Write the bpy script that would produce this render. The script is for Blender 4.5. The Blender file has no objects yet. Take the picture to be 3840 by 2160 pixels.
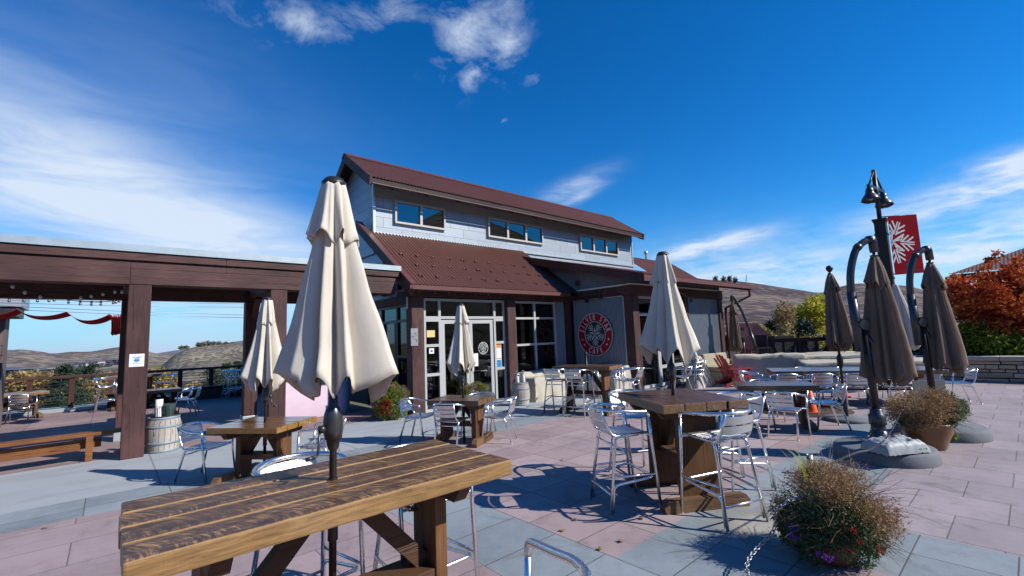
import bpy, bmesh, math, random
import numpy as np
from mathutils import Vector, Matrix, noise
rnd = random.Random(7)
sc = bpy.context.scene
C = sc.collection
PI = math.pi
# ------------------------------------------------------------------ camera
YAW, PITCH, ROLL, FPX, H = -0.72342482, 0.10888496, -0.03948023, 1705.589, 1.75
cy, sy = math.cos(YAW), math.sin(YAW); cp, sp = math.cos(PITCH), math.sin(PITCH)
Fv = Vector((-sy*cp, cy*cp, sp)); Rv0 = Vector((cy, sy, 0)); Uv0 = Rv0.cross(Fv)
Rv = math.cos(ROLL)*Rv0 + math.sin(ROLL)*Uv0; Uv = -math.sin(ROLL)*Rv0 + math.cos(ROLL)*Uv0
cam = bpy.data.cameras.new('camera'); cam.lens = FPX/3840*36; cam.sensor_width = 36; cam.sensor_fit = 'HORIZONTAL'
cam.clip_start = 0.05; cam.clip_end = 60000
camo = bpy.data.objects.new('camera', cam); C.objects.link(camo)
M3 = Matrix((Rv, Uv, -Fv)).transposed()
camo.matrix_world = Matrix.Translation((0, 0, H)) @ M3.to_4x4()
sc.camera = camo
CAM = Vector((0, 0, H)); SX = 3840/2576
def ray(x, y):
    return Fv + Rv*((x*SX-1920)/FPX) - Uv*((y*SX-1080)/FPX)
def onX(x, y, X): d = ray(x, y); return CAM + d*(X/d.x)
def onY(x, y, Y): d = ray(x, y); return CAM + d*(Y/d.y)
def onZ(x, y, Z=0.0): d = ray(x, y); return CAM + d*((Z-H)/d.z)
def onD(x, y, dist):
    d = ray(x, y); return CAM + d*(dist/math.hypot(d.x, d.y))
# ------------------------------------------------------------------ material helpers
def lk(nt, a, b): nt.links.new(a, b)
class NT:
    def __init__(s, name, world=False):
        if world: s.m = world; s.nt = world.node_tree
        else:
            s.m = bpy.data.materials.new(name); s.m.use_nodes = True; s.nt = s.m.node_tree
        s.nt.nodes.clear()
    def n(s, t, **k):
        o = s.nt.nodes.new('ShaderNode'+t)
        for a, b in k.items(): setattr(o, a, b)
        return o
    def put(s, sock, v):
        if v is None: return
        if isinstance(v, bpy.types.NodeSocket): s.nt.links.new(v, sock)
        else:
            if isinstance(v, (tuple, list)) and len(v) == 3 and sock.type == 'RGBA': v = (*v, 1)
            sock.default_value = v
    def math(s, op, a, b=None, c=None, clamp=False):
        o = s.n('Math', operation=op, use_clamp=clamp)
        s.put(o.inputs[0], a); s.put(o.inputs[1], b)
        if c is not None: s.put(o.inputs[2], c)
        return o.outputs[0]
    def mix(s, f, a, b, blend='MIX'):
        o = s.n('Mix', data_type='RGBA', blend_type=blend); s.put(o.inputs[0], f)
        s.put(o.inputs[6], a); s.put(o.inputs[7], b); return o.outputs[2]
    def ramp(s, f, stops, interp='LINEAR'):
        o = s.n('ValToRGB'); o.color_ramp.interpolation = interp; e = o.color_ramp.elements
        while len(e) < len(stops): e.new(.5)
        for i, (p, c) in enumerate(stops):
            e[i].position = p; e[i].color = (c, c, c, 1) if not isinstance(c, (tuple, list)) else (*c, 1)
        s.put(o.inputs[0], f); return o.outputs[0]
    def co(s, scale=(1, 1, 1), rot=(0, 0, 0), loc=(0, 0, 0), kind='Object'):
        t = s.n('TexCoord'); m = s.n('Mapping'); m.inputs['Scale'].default_value = scale
        m.inputs['Rotation'].default_value = rot; m.inputs['Location'].default_value = loc
        s.nt.links.new(t.outputs[kind], m.inputs[0]); return m.outputs[0]
    def noise(s, v, scale=5, detail=4, rough=.55, dist=0):
        o = s.n('TexNoise'); s.put(o.inputs['Vector'], v); o.inputs['Scale'].default_value = scale
        o.inputs['Detail'].default_value = detail; o.inputs['Roughness'].default_value = rough
        o.inputs['Distortion'].default_value = dist; return o.outputs[0]
    def bump(s, h, strength=.3, dist=.01):
        o = s.n('Bump'); o.inputs['Strength'].default_value = strength; o.inputs['Distance'].default_value = dist
        s.put(o.inputs['Height'], h); return o.outputs[0]
    def out(s, col, rough=.6, metal=0, normal=None, coat=0, spec=None, trans=0, sheen=0, coat_rough=.1):
        b = s.n('BsdfPrincipled'); s.put(b.inputs['Base Color'], col); s.put(b.inputs['Roughness'], rough)
        s.put(b.inputs['Metallic'], metal); s.put(b.inputs['Normal'], normal)
        b.inputs['Coat Weight'].default_value = coat; b.inputs['Coat Roughness'].default_value = coat_rough
        if spec is not None: b.inputs['Specular IOR Level'].default_value = spec
        if sheen: b.inputs['Sheen Weight'].default_value = sheen
        o = s.n('OutputMaterial'); s.nt.links.new(b.outputs[0], o.inputs[0]); s.b = b
        return s.m
def plain(name, col, rough=.6, metal=0, var=.25, scale=6, bump=0, coat=0, spec=None):
    t = NT(name); v = t.co(); n = t.noise(v, scale, 5)
    c = t.mix(n, tuple(x*(1-var) for x in col), tuple(min(1, x*(1+var)) for x in col))
    nm = t.bump(t.noise(v, scale*8, 3), bump, .004) if bump else None
    return t.out(c, rough, metal, nm, coat, spec)
def timber(name, axis, dark=(.032, .014, .013), light=(.155, .072, .065)):
    t = NT(name); sc3 = [14, 14, 14]; sc3[axis] = .8
    v = t.co(tuple(sc3)); n = t.noise(v, 2.2, 6, .6, 1.2); n2 = t.noise(t.co(), 1.5, 3)
    s2 = [60, 60, 60]; s2[axis] = 2; fine = t.noise(t.co(tuple(s2)), 2, 3)
    f = t.math('ADD', t.math('MULTIPLY', n, .7), t.math('MULTIPLY', n2, .45))
    c = t.ramp(f, [(.3, dark), (.62, tuple((a+b)/2 for a, b in zip(dark, light))), (.85, light)])
    c = t.mix(t.math('MULTIPLY', fine, .6), c, tuple(x*.6 for x in dark)); wl = t.ramp(t.noise(t.co(), .8, 4), [(.45, 0), (.75, .35)]); c = t.mix(wl, c, tuple(x*1.5 for x in light))
    s4 = [7, 7, 7]; s4[axis] = .28; ck = t.ramp(t.noise(t.co(tuple(s4), (0, 0, 0), (3.1, 1.7, .4)), 1.6, 3, .5), [(.585, 0), (.600, 1), (.615, 0)])
    c = t.mix(t.math('MULTIPLY', ck, .8), c, (.008, .004, .004))
    h = t.math('SUBTRACT', t.math('ADD', t.math('MULTIPLY', n, .6), fine), ck)
    return t.out(c, .62, 0, t.bump(h, .55, .008), spec=.35)
def table_wood(name, pw, off, dark=(.035, .016, .009), mid=(.10, .045, .017), light=(.42, .21, .07), streak=1.0, edge=1.0, gloss=.22, side=(.33, .17, .06), coat=.3):
    t = NT(name); tc = t.n('TexCoord'); sx = t.n('SeparateXYZ'); lk(t.nt, tc.outputs['Object'], sx.inputs[0])
    # plank id
    yy = t.math('ADD', t.math('DIVIDE', sx.outputs[1], pw), off+100)
    pid = t.math('FLOOR', yy); fr = t.math('FRACT', yy)
    ed = t.math('MINIMUM', fr, t.math('SUBTRACT', 1, fr))            # 0 at plank edge
    cb = t.n('CombineXYZ'); lk(t.nt, sx.outputs[0], cb.inputs[0]); lk(t.nt, sx.outputs[1], cb.inputs[1])
    t.put(cb.inputs[2], t.math('MULTIPLY', pid, 3.7))
    mp = t.n('Mapping'); lk(t.nt, cb.outputs[0], mp.inputs[0]); mp.inputs['Scale'].default_value = (1.3, 9, 1)
    grain = t.noise(mp.outputs[0], 2.5, 7, .62, .8)
    mp2 = t.n('Mapping'); lk(t.nt, cb.outputs[0], mp2.inputs[0]); mp2.inputs['Scale'].default_value = (3, 60, 1)
    fine = t.noise(mp2.outputs[0], 2, 3)
    # circular-saw marks: fine arcs across each plank, in worn patches
    bow = t.math('MULTIPLY', t.math('POWER', t.math('SUBTRACT', fr, .15), 2), .16)
    wn = t.n('TexWhiteNoise', noise_dimensions='1D'); t.put(wn.inputs['W'], pid); pv_ = wn.outputs['Value']
    cs = t.n('CombineXYZ'); t.put(cs.inputs[0], t.math('MULTIPLY', t.math('ADD', sx.outputs[0], bow), t.math('ADD', 15, t.math('MULTIPLY', pv_, 22)))); t.put(cs.inputs[1], t.math('MULTIPLY', sx.outputs[1], 3.2)); t.put(cs.inputs[2], t.math('MULTIPLY', pid, 5.3))
    saw = t.ramp(t.noise(cs.outputs[0], 3.0, 4, .65, .25), [(.46, 0), (.63, 1)])
    mk4 = t.n('Mapping'); lk(t.nt, cb.outputs[0], mk4.inputs[0]); mk4.inputs['Scale'].default_value = (2.2, 7, 1); mask = t.ramp(t.noise(mk4.outputs[0], 2.0, 5, .65, .6), [(.38, 0), (.60, 1)])
    mp4 = t.n('Mapping'); lk(t.nt, cb.outputs[0], mp4.inputs[0]); mp4.inputs['Scale'].default_value = (5, 26, 1); mp4.inputs['Rotation'].default_value = (0, 0, .35)
    sp = t.ramp(t.noise(mp4.outputs[0], 2.2, 5, .7, .6), [(.52, 0), (.70, 1)]); lng = t.ramp(t.noise(mp.outputs[0], 5.5, 5, .65, .3), [(.56, 0), (.70, 1)])
    st = t.math('ADD', t.math('MULTIPLY', t.math('MULTIPLY', t.math('MULTIPLY', saw, mask), t.math('ADD', .4, t.math('MULTIPLY', pv_, .6))), .9*streak), t.math('ADD', t.math('MULTIPLY', t.math('MULTIPLY', sp, mask), .35*streak), t.math('MULTIPLY', lng, .38*streak)), clamp=True)
    edge_n = t.math('ADD', t.math('MULTIPLY', ed, pw*40), t.math('MULTIPLY', t.math('SUBTRACT', grain, .5), 1.4))
    em = t.ramp(edge_n, [(.12, 1), (.75, 0)])
    base = t.ramp(grain, [(.3, dark), (.72, mid)])
    base = t.mix(t.math('MULTIPLY', fine, .35), base, tuple(x*.4 for x in dark))
    c = t.mix(st, base, light)
    c = t.mix(t.math('MULTIPLY', em, .85*edge), c, tuple(min(1, x*1.25) for x in light))
    geo = t.n('NewGeometry'); sn = t.n('SeparateXYZ'); lk(t.nt, tc.outputs['Normal'], sn.inputs[0])
    up = t.ramp(sn.outputs[2], [(.35, 1), (.7, 0)])
    gs = t.noise(t.co((2.5, 30, 30)), 2.5, 6, .65, .6); sidec = t.mix(t.ramp(gs, [(.32, 0), (.68, 1)]), tuple(x*.38 for x in side), side); kn = t.ramp(t.noise(t.co((3, 6, 8)), 1.6, 4, .6), [(.60, 0), (.70, .7)]); sidec = t.mix(kn, sidec, tuple(x*.3 for x in side))
    c = t.mix(up, c, sidec)
    rg = t.math('ADD', gloss, t.math('MULTIPLY', fine, .18))
    hh = t.math('ADD', grain, t.math('MULTIPLY', st, .5))
    return t.out(c, rg, 0, t.bump(hh, .3, .004), coat=coat if gloss < .33 else .12, coat_rough=.15)
def paver(name, c1, c2, w, h, rot=False, off=.5, loc=(0, 0, 0), mortar=(.07, .065, .06), var=.35):
    t = NT(name); v = t.co((1, 1, 1), (0, 0, PI/2 if rot else 0), loc)
    b = t.n('TexBrick', offset=off, offset_frequency=2, squash=1, squash_frequency=2); lk(t.nt, v, b.inputs[0])
    b.inputs['Scale'].default_value = 1; b.inputs['Brick Width'].default_value = w; b.inputs['Row Height'].default_value = h
    b.inputs['Mortar Size'].default_value = .0055; b.inputs['Mortar Smooth'].default_value = .15; b.inputs['Bias'].default_value = 0
    t.put(b.inputs[1], c1); t.put(b.inputs[2], c2); t.put(b.inputs[3], mortar)
    o = t.co(); n1 = t.noise(o, 1.1, 5, .6); n2 = t.noise(o, 90, 2, .6); n3 = t.noise(o, 9, 5, .65)
    f = t.math('ADD', t.math('MULTIPLY', n1, .9), t.math('ADD', t.math('MULTIPLY', n2, .45), t.math('MULTIPLY', n3, .45)))
    c = t.mix(1, b.outputs[0], t.ramp(f, [(.5, 1-var), (1.1, 1+var*.3)]), 'MULTIPLY')
    st = t.ramp(t.noise(o, 1.9, 7, .72, .8), [(.55, 0), (.72, .5)]); sp_ = t.ramp(t.noise(o, 17, 3, .6), [(.70, 0), (.76, .5)]); st = t.math('MAXIMUM', st, sp_)
    c = t.mix(st, c, (.10, .085, .075))
    hgt = t.math('ADD', t.math('MULTIPLY', t.math('SUBTRACT', 1, b.outputs[1]), 1), t.math('MULTIPLY', n2, .12))
    return t.out(c, .78, 0, t.bump(hgt, .6, .006))
def fabric(name, col, col2, scale=1200):
    t = NT(name); o = t.co(); n = t.noise(o, 3.5, 4); w = t.noise(o, 260, 2)
    c = t.mix(n, col, col2); dz = t.ramp(t.noise(t.co((1, 1, .35)), 4.5, 6, .7, .6), [(.55, 0), (.78, .35)]); c = t.mix(dz, c, tuple(x*.62 for x in col))
    nf = t.noise(t.co((1, 1, .55)), 7, 3, .5, .5)
    t.out(c, .85, 0, t.bump(t.math('ADD', t.math('MULTIPLY', w, .3), t.math('MULTIPLY', nf, 2)), .22, .012), spec=.15)
    return t.m
def leafmat(name, c1, c2, rough=.55, trans=.35):
    t = NT(name); g = t.n('NewGeometry'); c = t.mix(g.outputs['Random Per Island'], c1, c2)
    d = t.n('BsdfPrincipled'); t.put(d.inputs['Base Color'], c); d.inputs['Roughness'].default_value = rough; d.inputs['Specular IOR Level'].default_value = .3
    tr = t.n('BsdfTranslucent'); t.put(tr.inputs[0], c); ms = t.n('MixShader'); ms.inputs[0].default_value = trans
    lk(t.nt, d.outputs[0], ms.inputs[1]); lk(t.nt, tr.outputs[0], ms.inputs[2])
    o = t.n('OutputMaterial'); lk(t.nt, ms.outputs[0], o.inputs[0]); return t.m
def glass(name, tint=(.35, .4, .42), minr=.07):
    t = NT(name); f = t.n('Fresnel'); f.inputs[0].default_value = 1.6
    g = t.n('BsdfGlossy'); g.inputs['Roughness'].default_value = .015; t.put(g.inputs[0], (.95, .97, 1))
    tr = t.n('BsdfTransparent'); t.put(tr.inputs[0], tint); ms = t.n('MixShader')
    lk(t.nt, t.math('MAXIMUM', t.math('MULTIPLY', f.outputs[0], 1.15), minr, clamp=True), ms.inputs[0])
    lk(t.nt, tr.outputs[0], ms.inputs[1]); lk(t.nt, g.outputs[0], ms.inputs[2])
    o = t.n('OutputMaterial'); lk(t.nt, ms.outputs[0], o.inputs[0]); return t.m
def zinc(name, w, h, col=(.42, .475, .53)):
    t = NT(name); tc = t.n('TexCoord'); s = t.n('SeparateXYZ'); lk(t.nt, tc.outputs['Object'], s.inputs[0])
    cb = t.n('CombineXYZ'); t.put(cb.inputs[0], t.math('ADD', s.outputs[0], s.outputs[1])); t.put(cb.inputs[1], s.outputs[2])
    b = t.n('TexBrick', offset=.37, offset_frequency=2, squash=.75, squash_frequency=3); lk(t.nt, cb.outputs[0], b.inputs[0])
    b.inputs['Scale'].default_value = 1; b.inputs['Brick Width'].default_value = w; b.inputs['Row Height'].default_value = h
    b.inputs['Mortar Size'].default_value = .007; b.inputs['Mortar Smooth'].default_value = .4
    t.put(b.inputs[1], col); t.put(b.inputs[2], tuple(x*.82 for x in col)); t.put(b.inputs[3], tuple(x*.38 for x in col))
    o = t.co(); n = t.noise(o, .9, 3); n2 = t.noise(o, 7, 4)
    c = t.mix(t.math('MULTIPLY', n2, .25), b.outputs[0], tuple(x*.7 for x in col))
    hh = t.math('ADD', t.math('SUBTRACT', 1, b.outputs[1]), t.math('MULTIPLY', n, 2.2))
    return t.out(c, t.math('ADD', .36, t.math('MULTIPLY', n2, .2)), .25, t.bump(hh, .35, .012))
def roofmat(name, c1, c2, rough=.45, sp_=.35):
    t = NT(name); o = t.co(); n = t.noise(o, .7, 5, .65); n2 = t.noise(t.co((1, .15, .15)), 18, 4)
    f = t.math('ADD', t.math('MULTIPLY', n, .6), t.math('MULTIPLY', n2, .6))
    sp = t.ramp(t.noise(o, 26, 2), [(.72, 0), (.80, 1)])
    c = t.mix(f, c1, c2); c = t.mix(t.math('MULTIPLY', sp, .35), c, tuple(x*2.2 for x in c2))
    return t.out(c, rough, .0, None, spec=sp_)
def hillmat(name, base, c2, shrub, sscale, dens=.5):
    t = NT(name); o = t.co(); n = t.noise(o, sscale*.06, 6, .65); n3 = t.noise(o, sscale*.5, 4, .7)
    v = t.n('TexVoronoi'); lk(t.nt, o, v.inputs['Vector']); v.inputs['Scale'].default_value = sscale
    v.inputs['Randomness'].default_value = 1
    d = t.math('ADD', v.outputs['Distance'], t.math('MULTIPLY', t.math('SUBTRACT', n, .5), 1.1))
    m = t.ramp(d, [(dens*.55, 1), (dens, 0)])
    c = t.mix(t.ramp(n, [(.35, 0), (.65, 1)]), base, c2)
    c = t.mix(t.math('MULTIPLY', n3, .5), c, tuple(x*.6 for x in base))
    c = t.mix(t.math('MULTIPLY', m, .8), c, shrub)
    return t.out(c, .95, 0, t.bump(m, .5, 1.0), spec=.1)
# ------------------------------------------------------------------ mesh helpers
class MB:
    def __init__(s): s.v = []; s.f = []; s.mi = []; s.sm = []; s.cur = 0
    def add(s, vs, fs, smooth=False):
        o = len(s.v); s.v += [tuple(p) for p in vs]
        for f in fs: s.f.append([i+o for i in f]); s.mi.append(s.cur); s.sm.append(smooth)
    def box(s, c, d, rot=None, bev=0):
        hx, hy, hz = d[0]/2, d[1]/2, d[2]/2
        c = Vector(c); R = rot if rot is not None else Matrix.Identity(3)
        if not bev:
            vs = [c + R @ Vector((x*hx, y*hy, z*hz)) for x in (-1, 1) for y in (-1, 1) for z in (-1, 1)]
            s.add(vs, [(0, 1, 3, 2), (4, 6, 7, 5), (0, 4, 5, 1), (2, 3, 7, 6), (0, 2, 6, 4), (1, 5, 7, 3)]); return
        bm = bmesh.new(); bmesh.ops.create_cube(bm, size=1)
        for v in bm.verts: v.co = Vector((v.co.x*d[0], v.co.y*d[1], v.co.z*d[2]))
        bmesh.ops.bevel(bm, geom=list(bm.edges), offset=min(bev, min(d)*.45), segments=2, profile=.6, affect='EDGES')
        bm.verts.index_update()
        s.add([c + R @ v.co for v in bm.verts], [[v.index for v in f.verts] for f in bm.faces]); bm.free()
    def bb(s, x0, x1, y0, y1, z0, z1, bev=0):
        s.box(((x0+x1)/2, (y0+y1)/2, (z0+z1)/2), (abs(x1-x0), abs(y1-y0), abs(z1-z0)), None, bev)
    def beam(s, a, b, w, h, up=(0, 0, 1), bev=0):
        a, b = Vector(a), Vector(b); x = (b-a).normalized(); u = Vector(up)
        y = u.cross(x)
        if y.length < 1e-4: y = Vector((0, 1, 0)).cross(x)
        y.normalize(); z = x.cross(y)
        s.box((a+b)/2, ((b-a).length, w, h), Matrix((x, y, z)).transposed(), bev)
    def tube(s, pts, r, seg=8, close=False, cap=True, smooth=True):
        pts = [Vector(p) for p in pts]; n = len(pts)
        rs = r if isinstance(r, (list, tuple)) else [r]*n
        T = []
        for i in range(n):
            a = pts[(i-1) % n] if (close or i > 0) else pts[0]; b = pts[(i+1) % n] if (close or i < n-1) else pts[-1]
            t = (b-a); T.append(t.normalized() if t.length > 1e-9 else Vector((0, 0, 1)))
        nrm = T[0].orthogonal().normalized(); vs = []; prev = T[0]
        for i in range(n):
            q = prev.rotation_difference(T[i]); nrm = (q @ nrm); nrm = (nrm - T[i]*nrm.dot(T[i])).normalized(); prev = T[i]
            bi = T[i].cross(nrm)
            for k in range(seg):
                a = 2*PI*k/seg; vs.append(pts[i] + (nrm*math.cos(a) + bi*math.sin(a))*rs[i])
        fs = []
        for i in range(n if close else n-1):
            j = (i+1) % n
            for k in range(seg):
                k2 = (k+1) % seg; fs.append((i*seg+k, i*seg+k2, j*seg+k2, j*seg+k))
        if cap and not close:
            fs.append(tuple(range(seg))[::-1]); fs.append(tuple((n-1)*seg+k for k in range(seg)))
        s.add(vs, fs, smooth)
    def lathe(s, prof, seg=24, c=(0, 0, 0), cap=True, smooth=True, jit=0, axis=None):
        c = Vector(c); vs = []; n = len(prof); R = axis if axis is not None else Matrix.Identity(3)
        for r, z in prof:
            for k in range(seg):
                a = 2*PI*k/seg; vs.append(c + R @ Vector((r*math.cos(a), r*math.sin(a), z)))
        fs = [(i*seg+k, i*seg+(k+1) % seg, (i+1)*seg+(k+1) % seg, (i+1)*seg+k) for i in range(n-1) for k in range(seg)]
        s.add(vs, fs, smooth)
        if cap:
            s.add(vs[:seg], [tuple(range(seg))[::-1]]); s.add(vs[-seg:], [tuple(range(seg))])
    def prism(s, poly, a, thick):
        """poly: 3D points (planar), extruded by vector a*thick"""
        a = Vector(a)*thick; p = [Vector(q) for q in poly]; n = len(p)
        s.add(p + [q+a for q in p], [tuple(range(n))[::-1], tuple(range(n, 2*n))] + [(i, (i+1) % n, n+(i+1) % n, n+i) for i in range(n)])
    def grid(s, fn, nu, nv, smooth=True):
        vs = [fn(i/nu, j/nv) for i in range(nu+1) for j in range(nv+1)]
        s.add(vs, [(i*(nv+1)+j, (i+1)*(nv+1)+j, (i+1)*(nv+1)+j+1, i*(nv+1)+j+1) for i in range(nu) for j in range(nv)], smooth)
    def build(s, name, mats, parent=None, loc=None, rotz=0):
        me = bpy.data.meshes.new(name); me.from_pydata(s.v, [], s.f)
        if not isinstance(mats, (list, tuple)): mats = [mats]
        for m in mats: me.materials.append(m)
        me.polygons.foreach_set('material_index', s.mi); me.polygons.foreach_set('use_smooth', s.sm)
        bm = bmesh.new(); bm.from_mesh(me); bmesh.ops.recalc_face_normals(bm, faces=bm.faces); bm.to_mesh(me); bm.free()
        o = bpy.data.objects.new(name, me); C.objects.link(o)
        if parent: o.parent = parent
        if loc is not None: o.location = loc
        o.rotation_euler.z = rotz
        return o
def np_mesh(name, V, Fq, mats, mi=None, parent=None, loc=None):
    me = bpy.data.meshes.new(name); n = len(V); k = Fq.shape[1]
    me.vertices.add(n); me.vertices.foreach_set('co', np.asarray(V, np.float32).ravel())
    me.loops.add(Fq.size); me.loops.foreach_set('vertex_index', Fq.astype(np.int32).ravel())
    me.polygons.add(len(Fq)); me.polygons.foreach_set('loop_start', np.arange(0, Fq.size, k, dtype=np.int32))
    me.polygons.foreach_set('loop_total', np.full(len(Fq), k, np.int32))
    for m in mats if isinstance(mats, (list, tuple)) else [mats]: me.materials.append(m)
    if mi is not None: me.polygons.foreach_set('material_index', np.asarray(mi, np.int32))
    me.update(); me.validate()
    o = bpy.data.objects.new(name, me); C.objects.link(o)
    if parent: o.parent = parent
    if loc is not None: o.location = loc
    return o
def tag(o, label=None, cat=None, group=None, kind=None):
    if label: o['label'] = label
    if cat: o['category'] = cat
    if group: o['group'] = group
    if kind: o['kind'] = kind
    return o
def thing(name, label, cat, loc=(0, 0, 0), rotz=0, group=None):
    o = bpy.data.objects.new(name, None); C.objects.link(o); o.empty_display_size = .1
    o.location = loc; o.rotation_euler = (0, 0, rotz); return tag(o, label, cat, group)
def dup(root, loc, rotz, label, group=None, tilt=None):
    r = root.copy(); C.objects.link(r); r.location = loc; r.rotation_euler = (0, 0, rotz); r['label'] = label
    if group: r['group'] = group
    for ch in list(root.children):
        c = ch.copy(); C.objects.link(c); c.parent = r
        for g in list(ch.children):
            d = g.copy(); C.objects.link(d); d.parent = c
    return r
def solidify(o, th):
    m = o.modifiers.new('thickness', 'SOLIDIFY'); m.thickness = th; m.offset = -1; return o
def fillet(pts, r, n=5):
    pts = [Vector(p) for p in pts]; out = [pts[0]]
    for i in range(1, len(pts)-1):
        a, b, c = pts[i-1], pts[i], pts[i+1]; d1 = (a-b); d2 = (c-b)
        q = min(r, d1.length*.45, d2.length*.45); p1 = b+d1.normalized()*q; p2 = b+d2.normalized()*q
        for k in range(n+1):
            t = k/n; out.append(p1*(1-t)**2 + b*2*t*(1-t) + p2*t*t)
    out.append(pts[-1]); return out
def spline(pts, n=8):
    pts = [Vector(p) for p in pts]; P = [pts[0]*2-pts[1]] + pts + [pts[-1]*2-pts[-2]]; out = []
    for i in range(1, len(P)-2):
        for k in range(n):
            t = k/n; p0, p1, p2, p3 = P[i-1:i+3]
            out.append(.5*((2*p1)+(p2-p0)*t+(2*p0-5*p1+4*p2-p3)*t*t+(3*p1-p0-3*p2+p3)*t**3))
    out.append(pts[-1]); return out
def text_mesh(mb, txt, xform, size=1.0, depth=.004, sx=1.0, offset=0.0):
    cu = bpy.data.curves.new('t', 'FONT'); cu.body = txt; cu.size = size; cu.align_x = 'CENTER'; cu.align_y = 'CENTER'
    cu.extrude = depth; cu.offset = offset; cu.resolution_u = 3
    o = bpy.data.objects.new('t', cu); C.objects.link(o); bpy.context.view_layer.update()
    me = bpy.data.meshes.new_from_object(o.evaluated_get(bpy.context.evaluated_depsgraph_get()))
    mb.add([xform @ Vector((v.co.x*sx, v.co.y, v.co.z)) for v in me.vertices], [list(p.vertices) for p in me.polygons])
    bpy.data.objects.remove(o); bpy.data.meshes.remove(me); bpy.data.curves.remove(cu)
# ------------------------------------------------------------------ materials
TX = timber('timber_along_x', 0); TY = timber('timber_along_y', 1); TZ = timber('timber_upright', 2)
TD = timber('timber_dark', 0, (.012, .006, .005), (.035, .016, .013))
M_ROOF = roofmat('rust_red_roof', (.080, .030, .022), (.150, .064, .046))
M_ROOF2 = roofmat('faded_brown_roof', (.13, .07, .06), (.22, .13, .11), .85, .1)
M_TRIM = plain('rust_red_trim', (.12, .042, .034), .5, 0, .2, 3)
M_ZINC = zinc('zinc_panels', .95, .30); M_ZG = zinc('zinc_gable', 6.0, .285, (.40, .45, .52))
M_FLASH = plain('galvanised_flashing', (.50, .58, .60), .38, .5, .2, 4)
M_CORR = plain('grey_corrugated', (.20, .235, .28), .38, .35, .2, 1.5)
M_FRAME = plain('window_frame_beige', (.50, .48, .44), .5, 0, .08, 3)
M_ALUF = plain('door_frame_grey', (.50, .50, .49), .42, .15, .08, 3)
M_GLASS = glass('glass', (.34, .38, .40)); M_GLASSUP = glass('glass_upper', (.20, .25, .28), .16)
M_WHITE = plain('white_paint', (.75, .75, .74), .5, 0, .06, 4)
M_BLACK = plain('black_metal', (.02, .02, .022), .45, 0, .2, 5)
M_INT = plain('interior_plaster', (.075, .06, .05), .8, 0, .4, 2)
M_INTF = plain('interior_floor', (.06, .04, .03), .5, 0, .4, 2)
M_PAPER = plain('paper', (.78, .79, .80), .6, 0, .04, 4)
M_YPAPER = plain('yellow_paper', (.75, .56, .22), .6, 0, .05, 4)
M_CYAN = plain('blue_ink', (.02, .22, .45), .6, 0, .1, 4)
M_INK = plain('dark_ink', (.03, .05, .09), .6, 0, .1, 4)
M_ORNG = plain('orange_print', (.75, .22, .03), .55, 0, .3, 12)
M_RED = plain('sign_red', (.36, .010, .022), .5, 0, .12, 6, 0, 0, .3)
M_NAVY = plain('sign_navy', (.018, .02, .035), .45, 0, .2, 6)
M_LETTER = plain('sign_white', (.72, .71, .69), .5, 0, .06, 8)
M_CONC = plain('cast_concrete', (.155, .16, .17), .85, 0, .45, 4, .5)
def alu():
    t = NT('polished_aluminium'); n = t.noise(t.co(), 30, 4)
    sm = t.noise(t.co(), 5, 5, .7)
    return t.out(t.mix(n, (.80, .80, .81), (.92, .91, .90)), t.math('ADD', .16, t.math('MULTIPLY', sm, .22)), 1.0)
M_ALU = alu()
def alus():
    t = NT('ribbed_aluminium'); o = t.co(); w = t.n('TexWave', wave_type='BANDS', bands_direction='Z'); lk(t.nt, o, w.inputs[0])
    w.inputs['Scale'].default_value = 60; n = t.noise(o, 14, 4)
    return t.out(t.mix(n, (.80, .79, .78), (.92, .91, .89)), .42, 1.0, t.bump(w.outputs[1], .35, .003))
M_ALUS = alus()
M_CREAM = fabric('cream_canvas', (.55, .50, .41), (.70, .65, .555)); M_TAUPE = fabric('taupe_canvas', (.165, .115, .085), (.23, .168, .125))
M_COVER = fabric('tan_cover', (.42, .385, .30), (.54, .495, .40)); M_REDCL = fabric('red_cloth', (.38, .02, .03), (.50, .035, .045))
M_CUSH = fabric('tan_cushion', (.34, .30, .21), (.44, .39, .29))
M_POLE = plain('dark_bronze', (.045, .035, .032), .38, .55, .2, 9); M_GUN = plain('gunmetal', (.075, .075, .08), .32, .6, .2, 9)
M_STEEL = plain('galvanised_steel', (.42, .43, .44), .42, .8, .25, 14)
M_ADIR = plain('red_plastic', (.34, .03, .042), .5, 0, .15, 5)
M_CONE = plain('cone_orange', (.85, .13, .02), .5, 0, .1, 5)
M_STUCCO = plain('lavender_stucco', (.60, .46, .55), .85, 0, .12, 4, .5)
M_BENCH = timber('orange_stained_wood', 0, (.12, .04, .012), (.42, .17, .05))
M_LEG = timber('table_leg_wood', 2, (.055, .022, .010), (.30, .14, .05)); M_LEGX = timber('table_rail_wood', 0, (.04, .018, .010), (.17, .08, .035)); M_FOOT = timber('table_foot_wood', 1, (.07, .038, .02), (.30, .17, .08))
M_BRL = timber('barrel_oak', 2, (.36, .31, .26), (.68, .62, .54)); M_HOOP = plain('barrel_hoop', (.24, .30, .34), .6, .2, .25, 8)
M_TERRA = plain('glazed_brown_pot', (.21, .085, .026), .3, 0, .35, 5, 0, .3); M_TERRA2 = plain('brown_pot', (.15, .06, .035), .45, 0, .3, 5)
M_SOIL = plain('soil', (.03, .02, .014), .95, 0, .3, 30)
M_TRUNK = timber('bark_grey', 2, (.06, .05, .045), (.20, .17, .15))
M_RAIL = timber('rail_brown', 0, (.05, .022, .018), (.12, .052, .042)); M_RAILZ = timber('railpost_brown', 2, (.05, .02, .017), (.125, .05, .042))
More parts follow.
